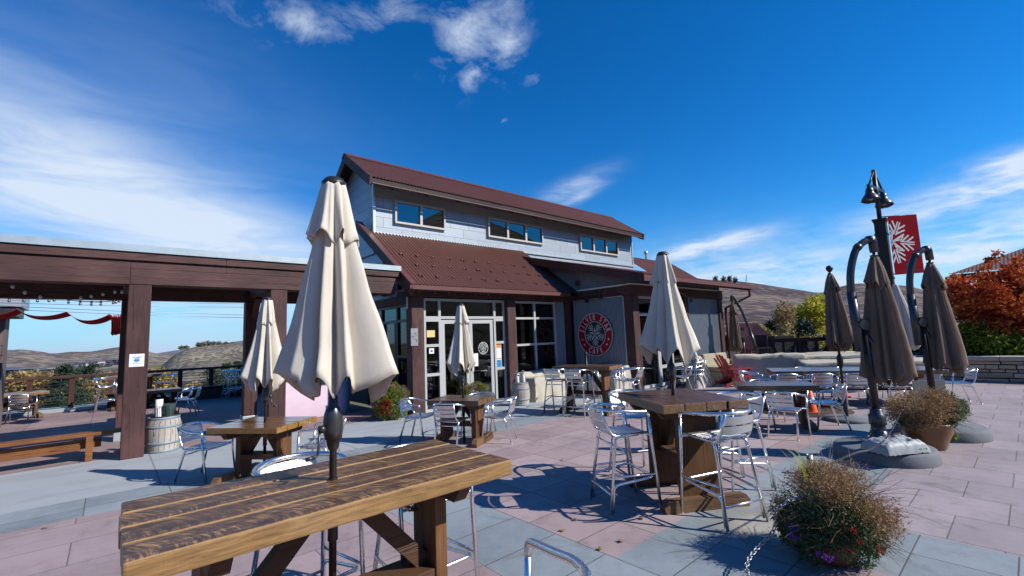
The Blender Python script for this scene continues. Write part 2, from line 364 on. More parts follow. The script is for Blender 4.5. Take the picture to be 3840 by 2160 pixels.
LEAF = dict(
    dry=leafmat('dry_stems', (.20, .11, .05), (.50, .33, .17), .7, .25), grn=leafmat('green_leaf', (.04, .085, .03), (.10, .17, .06)),
    gry=leafmat('greygreen_leaf', (.07, .12, .065), (.16, .24, .13)), red=leafmat('red_petal', (.30, .005, .01), (.52, .03, .015)),
    pur=leafmat('purple_petal', (.12, .03, .26), (.26, .09, .42)), pnk=leafmat('pink_petal', (.55, .05, .30), (.72, .15, .42)),
    map1=leafmat('maple_red', (.28, .025, .014), (.62, .12, .03)), map2=leafmat('maple_orange', (.42, .10, .02), (.66, .25, .05)),
    yel=leafmat('yellow_leaf', (.40, .30, .03), (.62, .54, .06), .55, .45), ygr=leafmat('yellowgreen_leaf', (.22, .29, .03), (.48, .50, .05), .55, .45),
    bsh=leafmat('bush_leaf', (.05, .11, .018), (.19, .28, .045), .4, .4), spr=leafmat('spruce_needle', (.018, .04, .025), (.05, .085, .05), .7, .1),
    tan=leafmat('tan_leaf', (.26, .18, .08), (.46, .33, .14)), wil=leafmat('willow_gold', (.28, .19, .05), (.46, .34, .10), .6, .3))
# ------------------------------------------------------------------ ground
PINK = paver('pink_pavers', (.30, .222, .222), (.37, .285, .28), .60, .60, False, 0, (-.05, .25, 0), (.12, .10, .095))
PINK2 = paver('pink_long_pavers', (.285, .235, .245), (.35, .29, .295), .65, .655, True, .5, (-.33, .10, 0), (.15, .135, .13))
PINK3 = paver('pink_left_pavers', (.30, .225, .225), (.36, .275, .275), 3.2, .63, False, .5, (.2, .13, 0), (.15, .12, .115))
GREY = paver('grey_pavers', (.20, .235, .255), (.26, .295, .31), .80, .55, False, 0, (.15, .30, 0), (.10, .095, .09))
DECKP = paver('deck_pavers', (.25, .17, .16), (.30, .205, .19), 1.2, 1.2, False, 0, (.3, .2, 0), (.06, .05, .05))
def concrete():
    t = NT('concrete_walk'); o = t.co(); n = t.noise(o, .9, 6, .65, .6); n2 = t.noise(o, 60, 2); s = t.noise(t.co((.35, 1.6, 1)), 1.3, 5, .7, .4)
    c = t.mix(n, (.30, .325, .34), (.40, .42, .43)); c = t.mix(t.ramp(s, [(.5, 0), (.75, .55)]), c, (.19, .20, .20))
    sx = t.n('SeparateXYZ'); lk(t.nt, o, sx.inputs[0])
    j = t.math('ABSOLUTE', t.math('SUBTRACT', t.math('FRACT', t.math('DIVIDE', t.math('SUBTRACT', sx.outputs[0], .58), 2.6)), .5))
    jm = t.math('GREATER_THAN', j, .4955); c = t.mix(t.math('MULTIPLY', jm, .6), c, (.12, .11, .10))
    return t.out(c, .8, 0, t.bump(t.math('SUBTRACT', n2, t.math('MULTIPLY', jm, 2)), .35, .005))
CONCW = concrete()
def patch(name, mat, rects, z=0.0):
    mb = MB()
    for x0, x1, y0, y1 in rects: mb.add([(x0, y0, z), (x1, y0, z), (x1, y1, z), (x0, y1, z)], [(0, 1, 2, 3)])
    return tag(mb.build(name, mat), kind='structure')
patch('paving', PINK, [(3.05, 11.4, 2.36, 6.9), (-9, 2.25, -10, 2.36), (2.25, 4.15, -10, 1.3)])
patch('paving', PINK3, [(-9, 2.25, 2.36, 7.03)])
patch('paving', PINK2, [(5.1, 24, -14, 1.3), (11.4, 24, 1.3, 7.55)])
patch('paving', GREY, [(2.25, 3.05, 2.36, 6.9), (2.25, 11.4, 1.3, 2.36), (4.15, 5.1, -10, 1.3), (2.25, 11.4, 6.9, 7.7), (-9, 2.25, 7.03, 7.88)])
patch('concrete_walk', CONCW, [(-9, 2.25, 7.88, 10.45), (2.25, 11.39, 7.70, 10.2), (11.39, 24, 7.55, 7.62)])
patch('deck_paving', DECKP, [(-9, 5.4, 10.45, 20.6), (2.25, 5.4, 10.2, 10.45)])
# white dust around the front planter (a real spill on the paving)
t = NT('spilled_sand'); o = t.co(); n = t.noise(o, 4, 5, .7); ln = t.n('VectorMath', operation='LENGTH'); lk(t.nt, o, ln.inputs[0])
a = t.ramp(t.math('ADD', ln.outputs['Value'], t.math('MULTIPLY', t.math('SUBTRACT', n, .5), .6)), [(.2, .85), (.52, 0)])
bs = t.n('BsdfPrincipled'); t.put(bs.inputs[0], t.mix(n, (.36, .33, .28), (.5, .46, .40))); bs.inputs['Roughness'].default_value = .9; t.put(bs.inputs['Alpha'], a)
oo = t.n('OutputMaterial'); lk(t.nt, bs.outputs[0], oo.inputs[0])
mb = MB(); mb.lathe([(.75, 0), (.01, 0.0)], 32, cap=False); tag(mb.build('spilled_sand', t.m, None, (4.42, 1.72, .004)), 'thin pale sand spilled on the grey pavers beside the front planter', 'sand', kind='stuff')
# lower ground and valley
def valley_h(x, y):
    d = math.hypot(x, y); z = -3.2 - 22*max(0, min(1, (d-40)/400))
    return z + 1.2*noise.noise(Vector((x*.02, y*.02, 3)))
t = NT('valley_ground'); o = t.co(); n = t.noise(o, .05, 6, .65); n2 = t.noise(o, .8, 5, .7)
c = t.mix(n, (.15, .13, .055), (.10, .125, .04)); c = t.mix(t.math('MULTIPLY', n2, .5), c, (.22, .18, .09))
VAL = t.out(c, .95, spec=.1)
mb = MB()
rr = [0.1, 22, 30, 45, 70, 110, 180, 320, 600, 1100, 2500, 6000, 16500]
nv = 72
vs = []
for r in rr:
    for k in range(nv):
        a = 2*PI*k/nv; x, y = r*math.cos(a), r*math.sin(a); vs.append((x, y, valley_h(x, y) - (0 if r < 5000 else 20)))
mb.add(vs, [(i*nv+k, i*nv+(k+1) % nv, (i+1)*nv+(k+1) % nv, (i+1)*nv+k) for i in range(len(rr)-1) for k in range(nv)], True)
tag(mb.build('ground', VAL), kind='structure')
mb = MB(); mb.bb(-9, 5.4, 20.6, 20.75, -3.4, .12); mb.bb(24, 24.3, -14, 7.6, -3.4, 0); tag(mb.build('terrace_edge', M_FLASH), kind='structure')
t = NT('lawn'); n = t.noise(t.co(), 1.2, 6, .7); LAWN = t.out(t.mix(n, (.05, .10, .018), (.10, .17, .03)), .9)
mb = MB(); mb.grid(lambda u, v: Vector((-14+24*u, 21+11*v, -2.75 - .05*math.sin(9*u+4*v))), 12, 8); tag(mb.build('lawn', LAWN), kind='structure')
# ------------------------------------------------------------------ hills: real ridges, each at its own distance
def hill(name, mat, ridge, dist, near, zbase, seed, rows=26, rough=.02, dn=None):
    """ridge: picture points of the skyline; terrain falls from it towards the viewer"""
    pts = spline([Vector((x, y, 0)) for x, y in ridge], 10); top = []
    for i, p in enumerate(pts):
        d = dist if dn is None else dist + (dn-dist)*i/(len(pts)-1)
        w = onD(p.x, p.y, d); top.append(w)
    mb = MB(); vs = []; n = len(top)
    for r in range(-3, rows+1):
        t_ = r/rows
        for i, w in enumerate(top):
            f = 1-t_*(1-near/dist) if r >= 0 else 1-t_*.5
            x, y = w.x*f, w.y*f
            if r >= 0: z = zbase + (w.z-zbase)*((1-t_)**1.15)
            else: z = w.z - abs(r)*.10*abs(w.z-zbase) - 2*abs(r)
            amp = rough*dist*min(1, abs(t_)*5)*(1-.6*max(t_, 0))
            z += amp*(noise.fractal(Vector((x, y, seed*71))*(5.0/dist), 1.0, 2.2, 5) - .1*abs(t_))
            vs.append((x, y, z))
    m = rows+4
    mb.add(vs, [(r*n+i, (r+1)*n+i, (r+1)*n+i+1, r*n+i+1) for r in range(m-1) for i in range(n-1)], True)
    return tag(mb.build(name, mat), kind='structure')
HFAR = hillmat('far_range', (.16, .15, .16), (.20, .19, .20), (.11, .11, .12), .002)
HBACK = hillmat('sage_hill_back', (.24, .185, .15), (.31, .255, .19), (.07, .052, .055), .055, .66)
HFRONT = hillmat('sage_hill_front', (.30, .25, .175), (.38, .32, .225), (.06, .054, .05), .30, .66)
HRIGHT = hillmat('oakbrush_hill', (.165, .122, .11), (.27, .205, .155), (.045, .034, .036), .16, .66)
hill('far_mountains', HFAR, [(330, 899), (400, 890), (440, 882), (500, 873), (545, 867), (600, 858), (660, 852), (760, 846)], 14000, 9000, -40, 1, rough=.004)
hill('back_hills', HBACK, [(-60, 872), (20, 880), (55, 879), (100, 884), (135, 889), (180, 885), (230, 884), (300, 873), (345, 876), (400, 890), (480, 893), (600, 884), (760, 875)], 2600, 620, -30, 2, rough=.022)
hill('near_hill', HFRONT, [(330, 990), (360, 958), (410, 918), (440, 893), (475, 877), (520, 868), (570, 864), (605, 861), (680, 857), (800, 850), (900, 850)], 620, 150, -19, 3, rough=.016)
hill('right_hill', HRIGHT, [(1650, 700), (1760, 704), (1810, 705), (1870, 709), (1915, 715), (1960, 722), (2010, 729), (2065, 736), (2110, 722), (2160, 713), (2220, 716), (2280, 719), (2330, 729), (2420, 735), (2600, 738)], 520, 90, -8, 4, rough=.010)
# the wooded slope behind the viewer, seen only as dark reflections in the glass
HREAR = hillmat('wooded_hill', (.06, .055, .03), (.09, .07, .03), (.02, .03, .015), .12)
mb = MB(); vs = []; na, nr = 60, 8
for i in range(na+1):
    a = math.radians(-200 + 190*i/na)
    for j in range(nr+1):
        f = j/nr; d = 90+260*f; z = -3 + (78 + 22*math.sin(5*a) + 10*math.sin(13*a+1))*f**1.2; vs.append((d*math.cos(a), d*math.sin(a), z + 5*noise.noise(Vector((a*9, f*5, 4)))))
mb.add(vs, [(i*(nr+1)+j, (i+1)*(nr+1)+j, (i+1)*(nr+1)+j+1, i*(nr+1)+j+1) for i in range(na) for j in range(nr)], True)
tag(mb.build('hillside', HREAR), kind='structure')
# ------------------------------------------------------------------ the cafe building
bld = thing('cafe_building', 'large brown and zinc clad cafe with rust red corrugated roofs and a raised clerestory', 'building', (5.5, 10, 0))
BO = Vector((5.5, 10, 0))
def bpart(mb, name, mat, parent=None, label=None):
    o = mb.build(name, mat, parent or bld); 
    if parent is None: o.location = -BO
    if label: o['label'] = label
    return o
def corr_sheet(mb, o, u, Lu, v, Lv, nrm, pitch=.085, amp=.011, clip=None, sub=6, nv=1):
    """corrugated sheet: ridges run along v; optional clip(s)->(v0,v1) fractions"""
    o, u, v, nrm = Vector(o), Vector(u).normalized(), Vector(v).normalized(), Vector(nrm).normalized()
    n = int(Lu/pitch*sub); vs = []
    for i in range(n+1):
        s = i/n*Lu; h = amp*math.sin(2*PI*s/pitch); a, b = (0, 1) if clip is None else clip(s/Lu)
        for j in range(nv+1): vs.append(o + u*s + v*(Lv*(a+(b-a)*j/nv)) + nrm*h)
    mb.add(vs, [(i*(nv+1)+j, (i+1)*(nv+1)+j, (i+1)*(nv+1)+j+1, i*(nv+1)+j+1) for i in range(n) for j in range(nv)], True)
def slope(p0, p1): return (Vector(p1)-Vector(p0))
PIT, AMP = .105, .017
# --- clerestory
X0, X1, YC, YB = 5.55, 18.5, 12.2, 14.6
EZ, EY, RY, RZ = 6.34, 11.6, 13.4, 7.585
UX0, UX1 = 5.17, 18.66
def upz(y): return EZ + (RZ-EZ)/(RY-EY)*(y-EY) if y <= RY else RZ - (RZ-EZ)/(RY-EY)*(y-RY)
mb = MB(); mb.add([(X0, YC, 4.3), (X1, YC, 4.3), (X1, YC, 6.62), (X0, YC, 6.62)], [(0, 1, 2, 3)])
mb.add([(X1, YC, 4.3), (X1, YB, 4.3), (X1, YB, upz(YB)-.1), (X1, RY, RZ-.1), (X1, YC, upz(YC)-.1)], [(0, 1, 2, 3, 4)])
mb.add([(X0, YB, 4.3), (X1, YB, 4.3), (X1, YB, 6.6), (X0, YB, 6.6)], [(0, 1, 2, 3)])
cl = bpart(mb, 'clerestory_wall', M_ZINC)
mb = MB(); mb.add([(X0, YC, 4.3), (X0, YB, 4.3), (X0, YB, upz(YB)-.1), (X0, RY, RZ-.1), (X0, YC, upz(YC)-.1)], [(0, 1, 2, 3, 4)])
bpart(mb, 'gable_wall', M_ZG)
mb = MB(); mb.bb(X0-.02, X0+.05, YC-.03, YC+.04, 4.85, 6.5); mb.bb(X1-.05, X1+.02, YC-.03, YC+.04, 4.85, 6.45); mb.bb(X0-.02, X1+.3, YC-.05, YC-.004, 4.86, 4.95)
bpart(mb, 'corner_flashing', M_FLASH)
mb = MB(); dv = slope((0, EY, EZ), (0, RY, RZ)); L = dv.length; nrm = Vector((0, -dv.z, dv.y)).normalized()
corr_sheet(mb, (UX0, EY, EZ), (1, 0, 0), UX1-UX0, dv, L, nrm, PIT, AMP, nv=2)
dv2 = slope((0, RY+RY-EY, EZ), (0, RY, RZ)); corr_sheet(mb, (UX0, 2*RY-EY, EZ), (1, 0, 0), UX1-UX0, dv2, L, Vector((0, dv2.z, -dv2.y)), PIT, AMP)
up = bpart(mb, 'upper_roof', M_ROOF)
mb = MB(); mb.beam((UX0-.02, RY-.10, RZ-.045), (UX1+.02, RY-.10, RZ-.045), .24, .02, nrm); mb.beam((UX0-.02, RY+.10, RZ-.045), (UX1+.02, RY+.10, RZ-.045), .24, .02, (0, .57, .82))
bpart(mb, 'ridge_cap', M_TRIM, up)
for x in (UX0, UX1-.06):
    mb = MB(); mb.prism([(x, EY-.03, EZ-.0), (x, RY, RZ+.005), (x, RY, RZ-.30), (x, EY+.02, EZ-.27)], (1, 0, 0), .06); bpart(mb, 'rake_board', TY)
    mb = MB(); mb.prism([(x, 2*RY-EY+.03, EZ), (x, RY, RZ+.005), (x, RY, RZ-.30), (x, 2*RY-EY-.02, EZ-.27)], (1, 0, 0), .06); bpart(mb, 'rake_board', TY)
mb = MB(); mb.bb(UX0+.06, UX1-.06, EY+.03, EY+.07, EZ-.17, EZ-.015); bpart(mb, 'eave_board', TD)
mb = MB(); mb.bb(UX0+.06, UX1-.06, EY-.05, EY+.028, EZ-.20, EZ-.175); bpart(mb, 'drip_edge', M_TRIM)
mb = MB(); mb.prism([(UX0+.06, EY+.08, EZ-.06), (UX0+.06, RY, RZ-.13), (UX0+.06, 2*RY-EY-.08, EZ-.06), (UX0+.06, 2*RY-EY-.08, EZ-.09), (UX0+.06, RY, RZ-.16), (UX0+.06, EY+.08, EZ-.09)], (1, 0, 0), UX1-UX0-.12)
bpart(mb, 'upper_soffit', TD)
for k in range(12): x = 5.9+k*1.15; mb = MB(); mb.beam((x, EY+.1, EZ-.16), (x, YC+.1, EZ-.16+.41), .09, .12); bpart(mb, 'rafter_tail', TY)
def window(parent, x0, x1, z0, z1, y, n, mat=M_FRAME, gl=M_GLASSUP, fw=.06, dep=.09, label=None):
    f = MB(); f.bb(x0, x1, y-dep, y+.02, z0, z0+fw); f.bb(x0, x1, y-dep, y+.02, z1-fw, z1)
    w = (x1-x0)/n
    for k in range(n+1):
        xx = x0+k*w; a = max(x0, xx-fw*.7 if 0 < k < n else (xx if k == 0 else xx-fw)); b = min(x1, a+(fw*1.4 if 0 < k < n else fw))
        f.bb(a, b, y-dep+.004, y+.02, z0+fw, z1-fw)
    fo = bpart(f, 'window', mat)
    for k in range(n):
        p = MB(); p.bb(x0+k*w+.03, x0+(k+1)*w-.03, y-.035, y-.025, z0+.03, z1-.03); p.build('pane', gl, fo)
    return fo
for x0, x1, n in ((6.19, 7.96, 2), (9.72, 12.42, 3), (14.64, 17.3, 3)):
    window(None, x0, x1, 5.27, 5.975, YC, n)
    mb = MB(); mb.bb(x0-.04, x1+.04, YC-.012, YC-.004, 5.21, 6.03); bpart(mb, 'window_flashing', M_FLASH)
    mb = MB(); mb.bb(x0, x1, YC-.014, YC-.0125, 5.27, 5.97); bpart(mb, 'pane_backing', M_BLACK)  # flat black sheet between the panes and the unbroken wall
# --- lower front roof
LX0, LX1, LEY, LEZ, SL = 5.27, 11.3, 9.55, 3.10, .70
def lowz(y): return LEZ + SL*(y-LEY)
dv = slope((0, LEY, LEZ), (0, YC+.0, lowz(YC))); nrm = Vector((0, -dv.z, dv.y)).normalized()
mb = MB(); corr_sheet(mb, (LX0, LEY, LEZ), (1, 0, 0), LX1-LX0, dv, dv.length, nrm, PIT, AMP, nv=2)
low = bpart(mb, 'lower_roof', M_ROOF)
mb = MB(); mb.prism([(-.04, 0, 0), (.04, 0, 0), (.025, 0, .04), (-.025, 0, .04)], (0, 1, 0), .02); mb.prism([(-.045, .018, .0), (-.045, -.07, -.05), (-.045, -.07, -.03), (-.045, .018, .05)], (1, 0, 0), .012); mb.prism([(.033, .018, .0), (.033, -.07, -.05), (.033, -.07, -.03), (.033, .018, .05)], (1, 0, 0), .012)
sg0 = None
for r, yy in enumerate((9.95, 10.45, 10.95)):
    for k in range(11):
        x = 5.75+k*.50 + (.2 if r == 1 else 0)
        if x > 10.9: continue
        if sg0 is None: sg0 = mb.build('snow_guard', M_TRIM, low); o = sg0
        else: o = sg0.copy(); C.objects.link(o)
        o.parent = low; o.location = (x, yy, lowz(yy)+.01)
mb = MB(); mb.beam((LX0+.06, LEY-.02, LEZ+.0), (LX0+.06, YC+.5, lowz(YC+.5)+.0), .16, .03, nrm); bpart(mb, 'rake_trim', M_TRIM, low)
mb = MB(); mb.prism([(LX0, LEY-.02, LEZ-.01), (LX0, YC+.6, lowz(YC+.6)-.01), (LX0, YC+.6, lowz(YC+.6)-.30), (LX0, LEY+.03, LEZ-.27)], (1, 0, 0), .06); bpart(mb, 'rake_board', TY)
mb = MB(); mb.bb(LX0-.04, LX1-.55, LEY-.13, LEY-.02, LEZ-.13, LEZ-.11); mb.bb(LX0-.04, LX1-.55, LEY-.135, LEY-.115, LEZ-.13, LEZ-.03); mb.bb(LX0-.04, LX1-.55, LEY-.02, LEY+.0, LEZ-.15, LEZ-.02)
bpart(mb, 'gutter', M_TRIM)
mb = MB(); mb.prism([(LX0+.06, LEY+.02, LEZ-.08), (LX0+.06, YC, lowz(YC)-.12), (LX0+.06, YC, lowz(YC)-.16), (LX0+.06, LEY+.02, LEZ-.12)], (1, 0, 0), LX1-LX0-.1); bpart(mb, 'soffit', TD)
for k in range(14): x = 5.5+k*.42; mb = MB(); mb.beam((x, LEY+.02, LEZ-.17), (x, 10.3, lowz(10.3)-.17), .05, .10); bpart(mb, 'rafter_tail', TY)
# west wall under the rake, its glazing set back behind the corner post
mb = MB(); mb.add([(5.60, 10.1, 2.92), (5.60, 15, 2.92), (5.60, 15, 5.0), (5.60, 12.6, lowz(12.6)-.2), (5.60, 10.1, lowz(10.1)-.2)], [(0, 1, 2, 3, 4)]); bpart(mb, 'west_gable_wall', M_ZG)
mb = MB(); mb.beam((5.52, 10.3, 3.25), (5.52, 12.5, 3.9), .10, .14); mb.beam((5.50, 11.5, 3.0), (5.50, 11.3, 4.2), .10, .14); mb.beam((5.51, 10.6, 3.15), (5.51, 12.7, 3.15), .10, .12); mb.beam((5.49, 10.5, 3.6), (5.49, 11.4, 3.05), .08, .1); bpart(mb, 'bracket_truss', TY)
# posts and beams of the front
mb = MB(); mb.bb(5.44, 5.78, 9.86, 10.14, 0, 2.85, .012); bpart(mb, 'post', TZ)
mb = MB(); mb.bb(8.45, 8.76, 9.80, 10.06, .12, 2.85, .012); bpart(mb, 'post', TZ)
mb = MB(); mb.bb(8.42, 8.79, 9.78, 10.07, 0, .12); bpart(mb, 'post_base', M_CONC)
mb = MB(); mb.bb(11.05, 11.28, 9.90, 10.10, 0, 2.88, .01); bpart(mb, 'post', TZ)
mb = MB(); mb.bb(5.36, 11.33, 9.83, 10.10, 2.852, 3.12, .01); bpart(mb, 'header_beam', TX)
mb = MB(); mb.bb(5.46, 5.70, 10.1, 13.4, 2.70, 2.92, .01); bpart(mb, 'header_beam', TY)
# door and window glazing of the front
def frame(rect, bars, y=None, x=None, mat=M_ALUF, fw=.065, dep=.10, name='window', gl=M_GLASS, glass_on=True):
    """rect a0,a1,z0,z1; bars: list of (a0,a1,z0,z1) in the wall plane"""
    a0, a1, z0, z1 = rect; f = MB()
    def put(p0, p1, q0, q1, e=0):
        if y is not None: f.bb(p0, p1, y-dep-e, y, q0, q1)
        else: f.bb(x-dep-e, x, p0, p1, q0, q1)
    put(a0, a1, z1-fw, z1); put(a0, a1, z0, z0+fw); put(a0, a0+fw, z0+fw, z1-fw); put(a1-fw, a1, z0+fw, z1-fw)
    for i, b in enumerate(bars): put(*b, e=.003 if b[3]-b[2] > b[1]-b[0] else -.003)
    fo = bpart(f, name, mat)
    if glass_on:
        p = MB()
        if y is not None: p.bb(a0+.02, a1-.02, y-.055, y-.047, z0+.02, z1-.02)
        else: p.bb(x-.055, x-.047, a0+.02, a1-.02, z0+.02, z1-.02)
        p.build('pane', gl, fo)
    return fo
frame((5.80, 8.44, 2.30, 2.82), [(6.23, 6.30, 2.36, 2.76), (8.03, 8.10, 2.36, 2.76)], y=10.02, name='transom_window')
frame((5.80, 6.30, 0.02, 2.297), [(5.86, 6.24, 1.60, 1.67), (5.86, 6.24, .88, .95)], y=10.02, name='side_window')
frame((8.03, 8.44, 0.02, 2.297), [(8.09, 8.38, 1.60, 1.67), (8.09, 8.38, .88, .95)], y=10.02, name='side_window')
for a0, a1, hx in ((6.32, 7.185, 7.12), (7.20, 8.015, 7.27)):
    d = frame((a0, a1, .02, 2.28), [], y=10.01, fw=.105, dep=.06, name='door')
    h = MB(); h.tube(fillet([(hx, 9.945, .98), (hx, 9.88, .98), (hx, 9.88, 1.16), (hx, 9.945, 1.16)], .04), .013); h.build('handle', M_BLACK, d)
frame((8.80, 10.55, .45, 2.82), [(9.60, 9.67, .51, 2.76), (8.86, 10.49, 2.28, 2.34), (8.86, 10.49, 1.50, 1.56)], y=10.02, name='window')
mb = MB(); mb.bb(8.77, 10.56, 9.96, 10.08, 0, .447); bpart(mb, 'sill_wall', TX)
mb = MB(); corr_sheet(mb, (10.56, 10.0, 0), (1, 0, 0), .5, (0, 0, 1), 2.85, (0, -1, 0), .088, .017); bpart(mb, 'corrugated_wall', M_CORR)
frame((10.16, 12.6, .02, 2.70), [(10.75, 10.82, .08, 2.64), (11.65, 11.72, .08, 2.64), (10.22, 12.54, 2.25, 2.32), (10.88, 11.6, .9, .97), (10.22, 10.75, 1.35, 1.42), (11.72, 12.54, 1.35, 1.42), (10.86, 10.93, .08, 2.25), (11.54, 11.61, .08, 2.25)], x=5.62, mat=M_POLE, name='west_window')
# --- projecting wing on the right
JX, JX1, JY = 11.42, 17.3, 7.64
JEY, JEZ, JSL, JRX0, JRX1 = 6.86, 3.35, .2556, 10.87, 18.0
def jz(y): return JEZ + JSL*(y-JEY)
mb = MB(); corr_sheet(mb, (JX, 7.92, .15), (0, 1, 0), 2.02, (0, 0, 1), 2.69, (-1, 0, 0), .088, .017)
bpart(mb, 'corrugated_wall', M_CORR)
mb = MB(); mb.bb(JX-.06, JX+.0, 7.95, 9.9, 2.845, 2.87); mb.bb(JX-.03, JX+.03, 7.925, 7.955, .15, 2.84); bpart(mb, 'panel_trim', M_FLASH)
mb = MB(); mb.bb(JX-.08, JX+.12, 7.90, 10.0, 2.872, 3.16, .01); bpart(mb, 'header_beam', TY)
mb = MB(); mb.bb(JX-.08, JX1, 7.60, 7.898, 2.875, 3.165, .01); bpart(mb, 'header_beam', TX)
mb = MB(); mb.bb(JX-.12, JX1+.05, 7.55, 7.90, 3.168, 3.20); mb.bb(JX-.12, JX-.02, 7.902, 9.9, 3.168, 3.20); bpart(mb, 'ledge_trim', M_WHITE)
mb = MB(); corr_sheet(mb, (JX, 7.7, 3.2), (0, 1, 0), 4.4, (0, 0, 1), 1.6, (-1, 0, 0), .088, .017, clip=lambda s: (0, max(.02, (jz(7.7+4.4*s)-.10-3.2)/1.6)))
corr_sheet(mb, (JX, 7.70, 3.2), (1, 0, 0), JX1-JX, (0, 0, 1), jz(7.7)-3.27, (0, -1, 0), .088, .017)
bpart(mb, 'upper_corrugated_wall', M_CORR)
mb = MB(); mb.bb(11.40, 11.72, 7.62, 7.92, .10, 2.87, .012); bpart(mb, 'corner_post', TZ)
mb = MB(); mb.bb(11.36, 17.3, 7.60, 7.95, 0, .099); mb.bb(11.36, 11.45, 7.95, 10, 0, .15); bpart(mb, 'base_kerb', M_CONC)
mb = MB(); mb.bb(14.45, 14.72, 7.64, 7.9, .1, 2.872, .01); bpart(mb, 'post', TZ)
mb = MB(); mb.bb(17.02, 17.30, 7.64, 7.9, .1, 2.872, .01); bpart(mb, 'post', TZ)
frame((11.73, 12.85, .1, 2.86), [(11.79, 12.79, 2.26, 2.34)], y=7.84, name='window', fw=.08)
frame((12.86, 14.44, .1, 2.86), [(12.92, 14.38, 2.26, 2.34), (13.6, 13.68, .18, 2.78), (12.92, 14.38, .62, .72)], y=7.84, name='window', fw=.08)
mb = MB(); corr_sheet(mb, (14.73, 7.70, .1), (1, 0, 0), 2.28, (0, 0, 1), 2.77, (0, -1, 0), .088, .017); bpart(mb, 'corrugated_wall', M_CORR)
dv = slope((0, JEY, JEZ), (0, 12.6, jz(12.6))); nrm = Vector((0, -dv.z, dv.y)).normalized()
mb = MB(); corr_sheet(mb, (JRX0, JEY, JEZ), (1, 0, 0), JRX1-JRX0, dv, dv.length, nrm, PIT, AMP, nv=2); jr = bpart(mb, 'wing_roof', M_ROOF)
mb = MB(); mb.prism([(JRX0, JEY-.02, JEZ-.012), (JRX0, 12.5, jz(12.5)-.012), (JRX0, 12.5, jz(12.5)-.24), (JRX0, JEY+.03, JEZ-.22)], (1, 0, 0), .06); bpart(mb, 'rake_board', TY)
mb = MB(); mb.beam((JRX0+.05, JEY-.02, JEZ+.012), (JRX0+.05, 12.5, jz(12.5)+.012), .14, .03, nrm); bpart(mb, 'rake_trim', M_TRIM, jr)
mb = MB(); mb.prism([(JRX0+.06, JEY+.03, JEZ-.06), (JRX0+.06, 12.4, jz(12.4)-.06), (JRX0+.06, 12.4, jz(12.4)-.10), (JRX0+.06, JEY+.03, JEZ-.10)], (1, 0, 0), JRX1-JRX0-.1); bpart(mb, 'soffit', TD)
mb = MB(); mb.bb(JRX0+.4, JRX1+.08, JEY-.14, JEY-.02, JEZ-.15, JEZ-.13); mb.bb(JRX0+.4, JRX1+.08, JEY-.145, JEY-.122, JEZ-.15, JEZ-.03); mb.bb(JRX0, JRX1, JEY-.02, JEY+.01, JEZ-.19, JEZ-.02); bpart(mb, 'gutter', M_TRIM)
mb = MB(); mb.beam((17.75, JEY-.07, JEZ-.15), (17.75, JEY-.07, JEZ-.42), .09, .07); mb.beam((17.75, JEY-.07, JEZ-.40), (17.38, 7.55, JEZ-.80), .09, .07); mb.beam((17.38, 7.56, JEZ-.78), (17.38, 7.56, 0), .09, .07); bpart(mb, 'downspout', M_TRIM)
mb = MB(); mb.beam((17.9, JEY+.1, JEZ+.02), (18.05, JEY+.1, JEZ+.42), .02, .02); bpart(mb, 'antenna', M_STEEL)
# right-hand roof behind the wing
pA = onY(1560, 640, 13.2); pB = onY(1684, 661, 13.2); pC = onX(1752, 699, pB.x)
mb = MB(); q = pC-pB; q2 = pB + q*1.15
u = Vector((1, 0, 0)); corr_sheet(mb, q2 - u*(pB.x-pA.x), u, pB.x-pA.x, -q, (q*1.15).length, Vector((0, -abs(q.z), abs(q.y))), PIT, AMP); bpart(mb, 'side_roof', M_ROOF)
mb = MB(); mb.prism([pB, q2, q2 - Vector((0, 0, .25)), pB - Vector((0, 0, .25))], (1, 0, 0), .05); bpart(mb, 'rake_board', TY)
mb = MB(); vp = onY(1625, 640, 15.5); mb.lathe([(.07, -1.5), (.07, .05)], 12, vp); mb.lathe([(.115, .05), (.115, .19), (.10, .2)], 14, vp); bpart(mb, 'vent_pipe', M_STEEL)
mb = MB(); mb.bb(18.5, pB.x-.3, 12.9, 13.0, 0, 4.5); mb.bb(17.25, 17.3, 7.9, 12.9, 0, 3.3); bpart(mb, 'side_wall', M_TRIM)
# --- inside: dark dining room seen through the glass
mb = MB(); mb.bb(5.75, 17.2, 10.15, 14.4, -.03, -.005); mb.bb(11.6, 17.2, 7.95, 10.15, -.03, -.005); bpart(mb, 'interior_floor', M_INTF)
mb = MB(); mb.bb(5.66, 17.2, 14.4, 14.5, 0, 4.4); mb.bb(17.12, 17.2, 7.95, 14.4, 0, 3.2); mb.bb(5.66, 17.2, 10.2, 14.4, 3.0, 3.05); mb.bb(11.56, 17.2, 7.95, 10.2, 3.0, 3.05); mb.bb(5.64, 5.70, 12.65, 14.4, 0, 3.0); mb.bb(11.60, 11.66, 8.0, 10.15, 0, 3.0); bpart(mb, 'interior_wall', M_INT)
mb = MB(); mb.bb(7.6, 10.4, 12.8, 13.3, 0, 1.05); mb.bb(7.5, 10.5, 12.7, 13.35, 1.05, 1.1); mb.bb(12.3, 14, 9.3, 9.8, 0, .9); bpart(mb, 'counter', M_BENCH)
mb = MB()
for x, y in ((6.7, 11.4), (7.8, 11.4), (9.2, 11.6)): mb.lathe([(.06, 1.75), (.06, 2.0)], 12, (x, y, 0)); mb.tube([(x, y, 2.0), (x, y, 2.95)], .008, 5)
bpart(mb, 'pendant_light', M_WHITE)
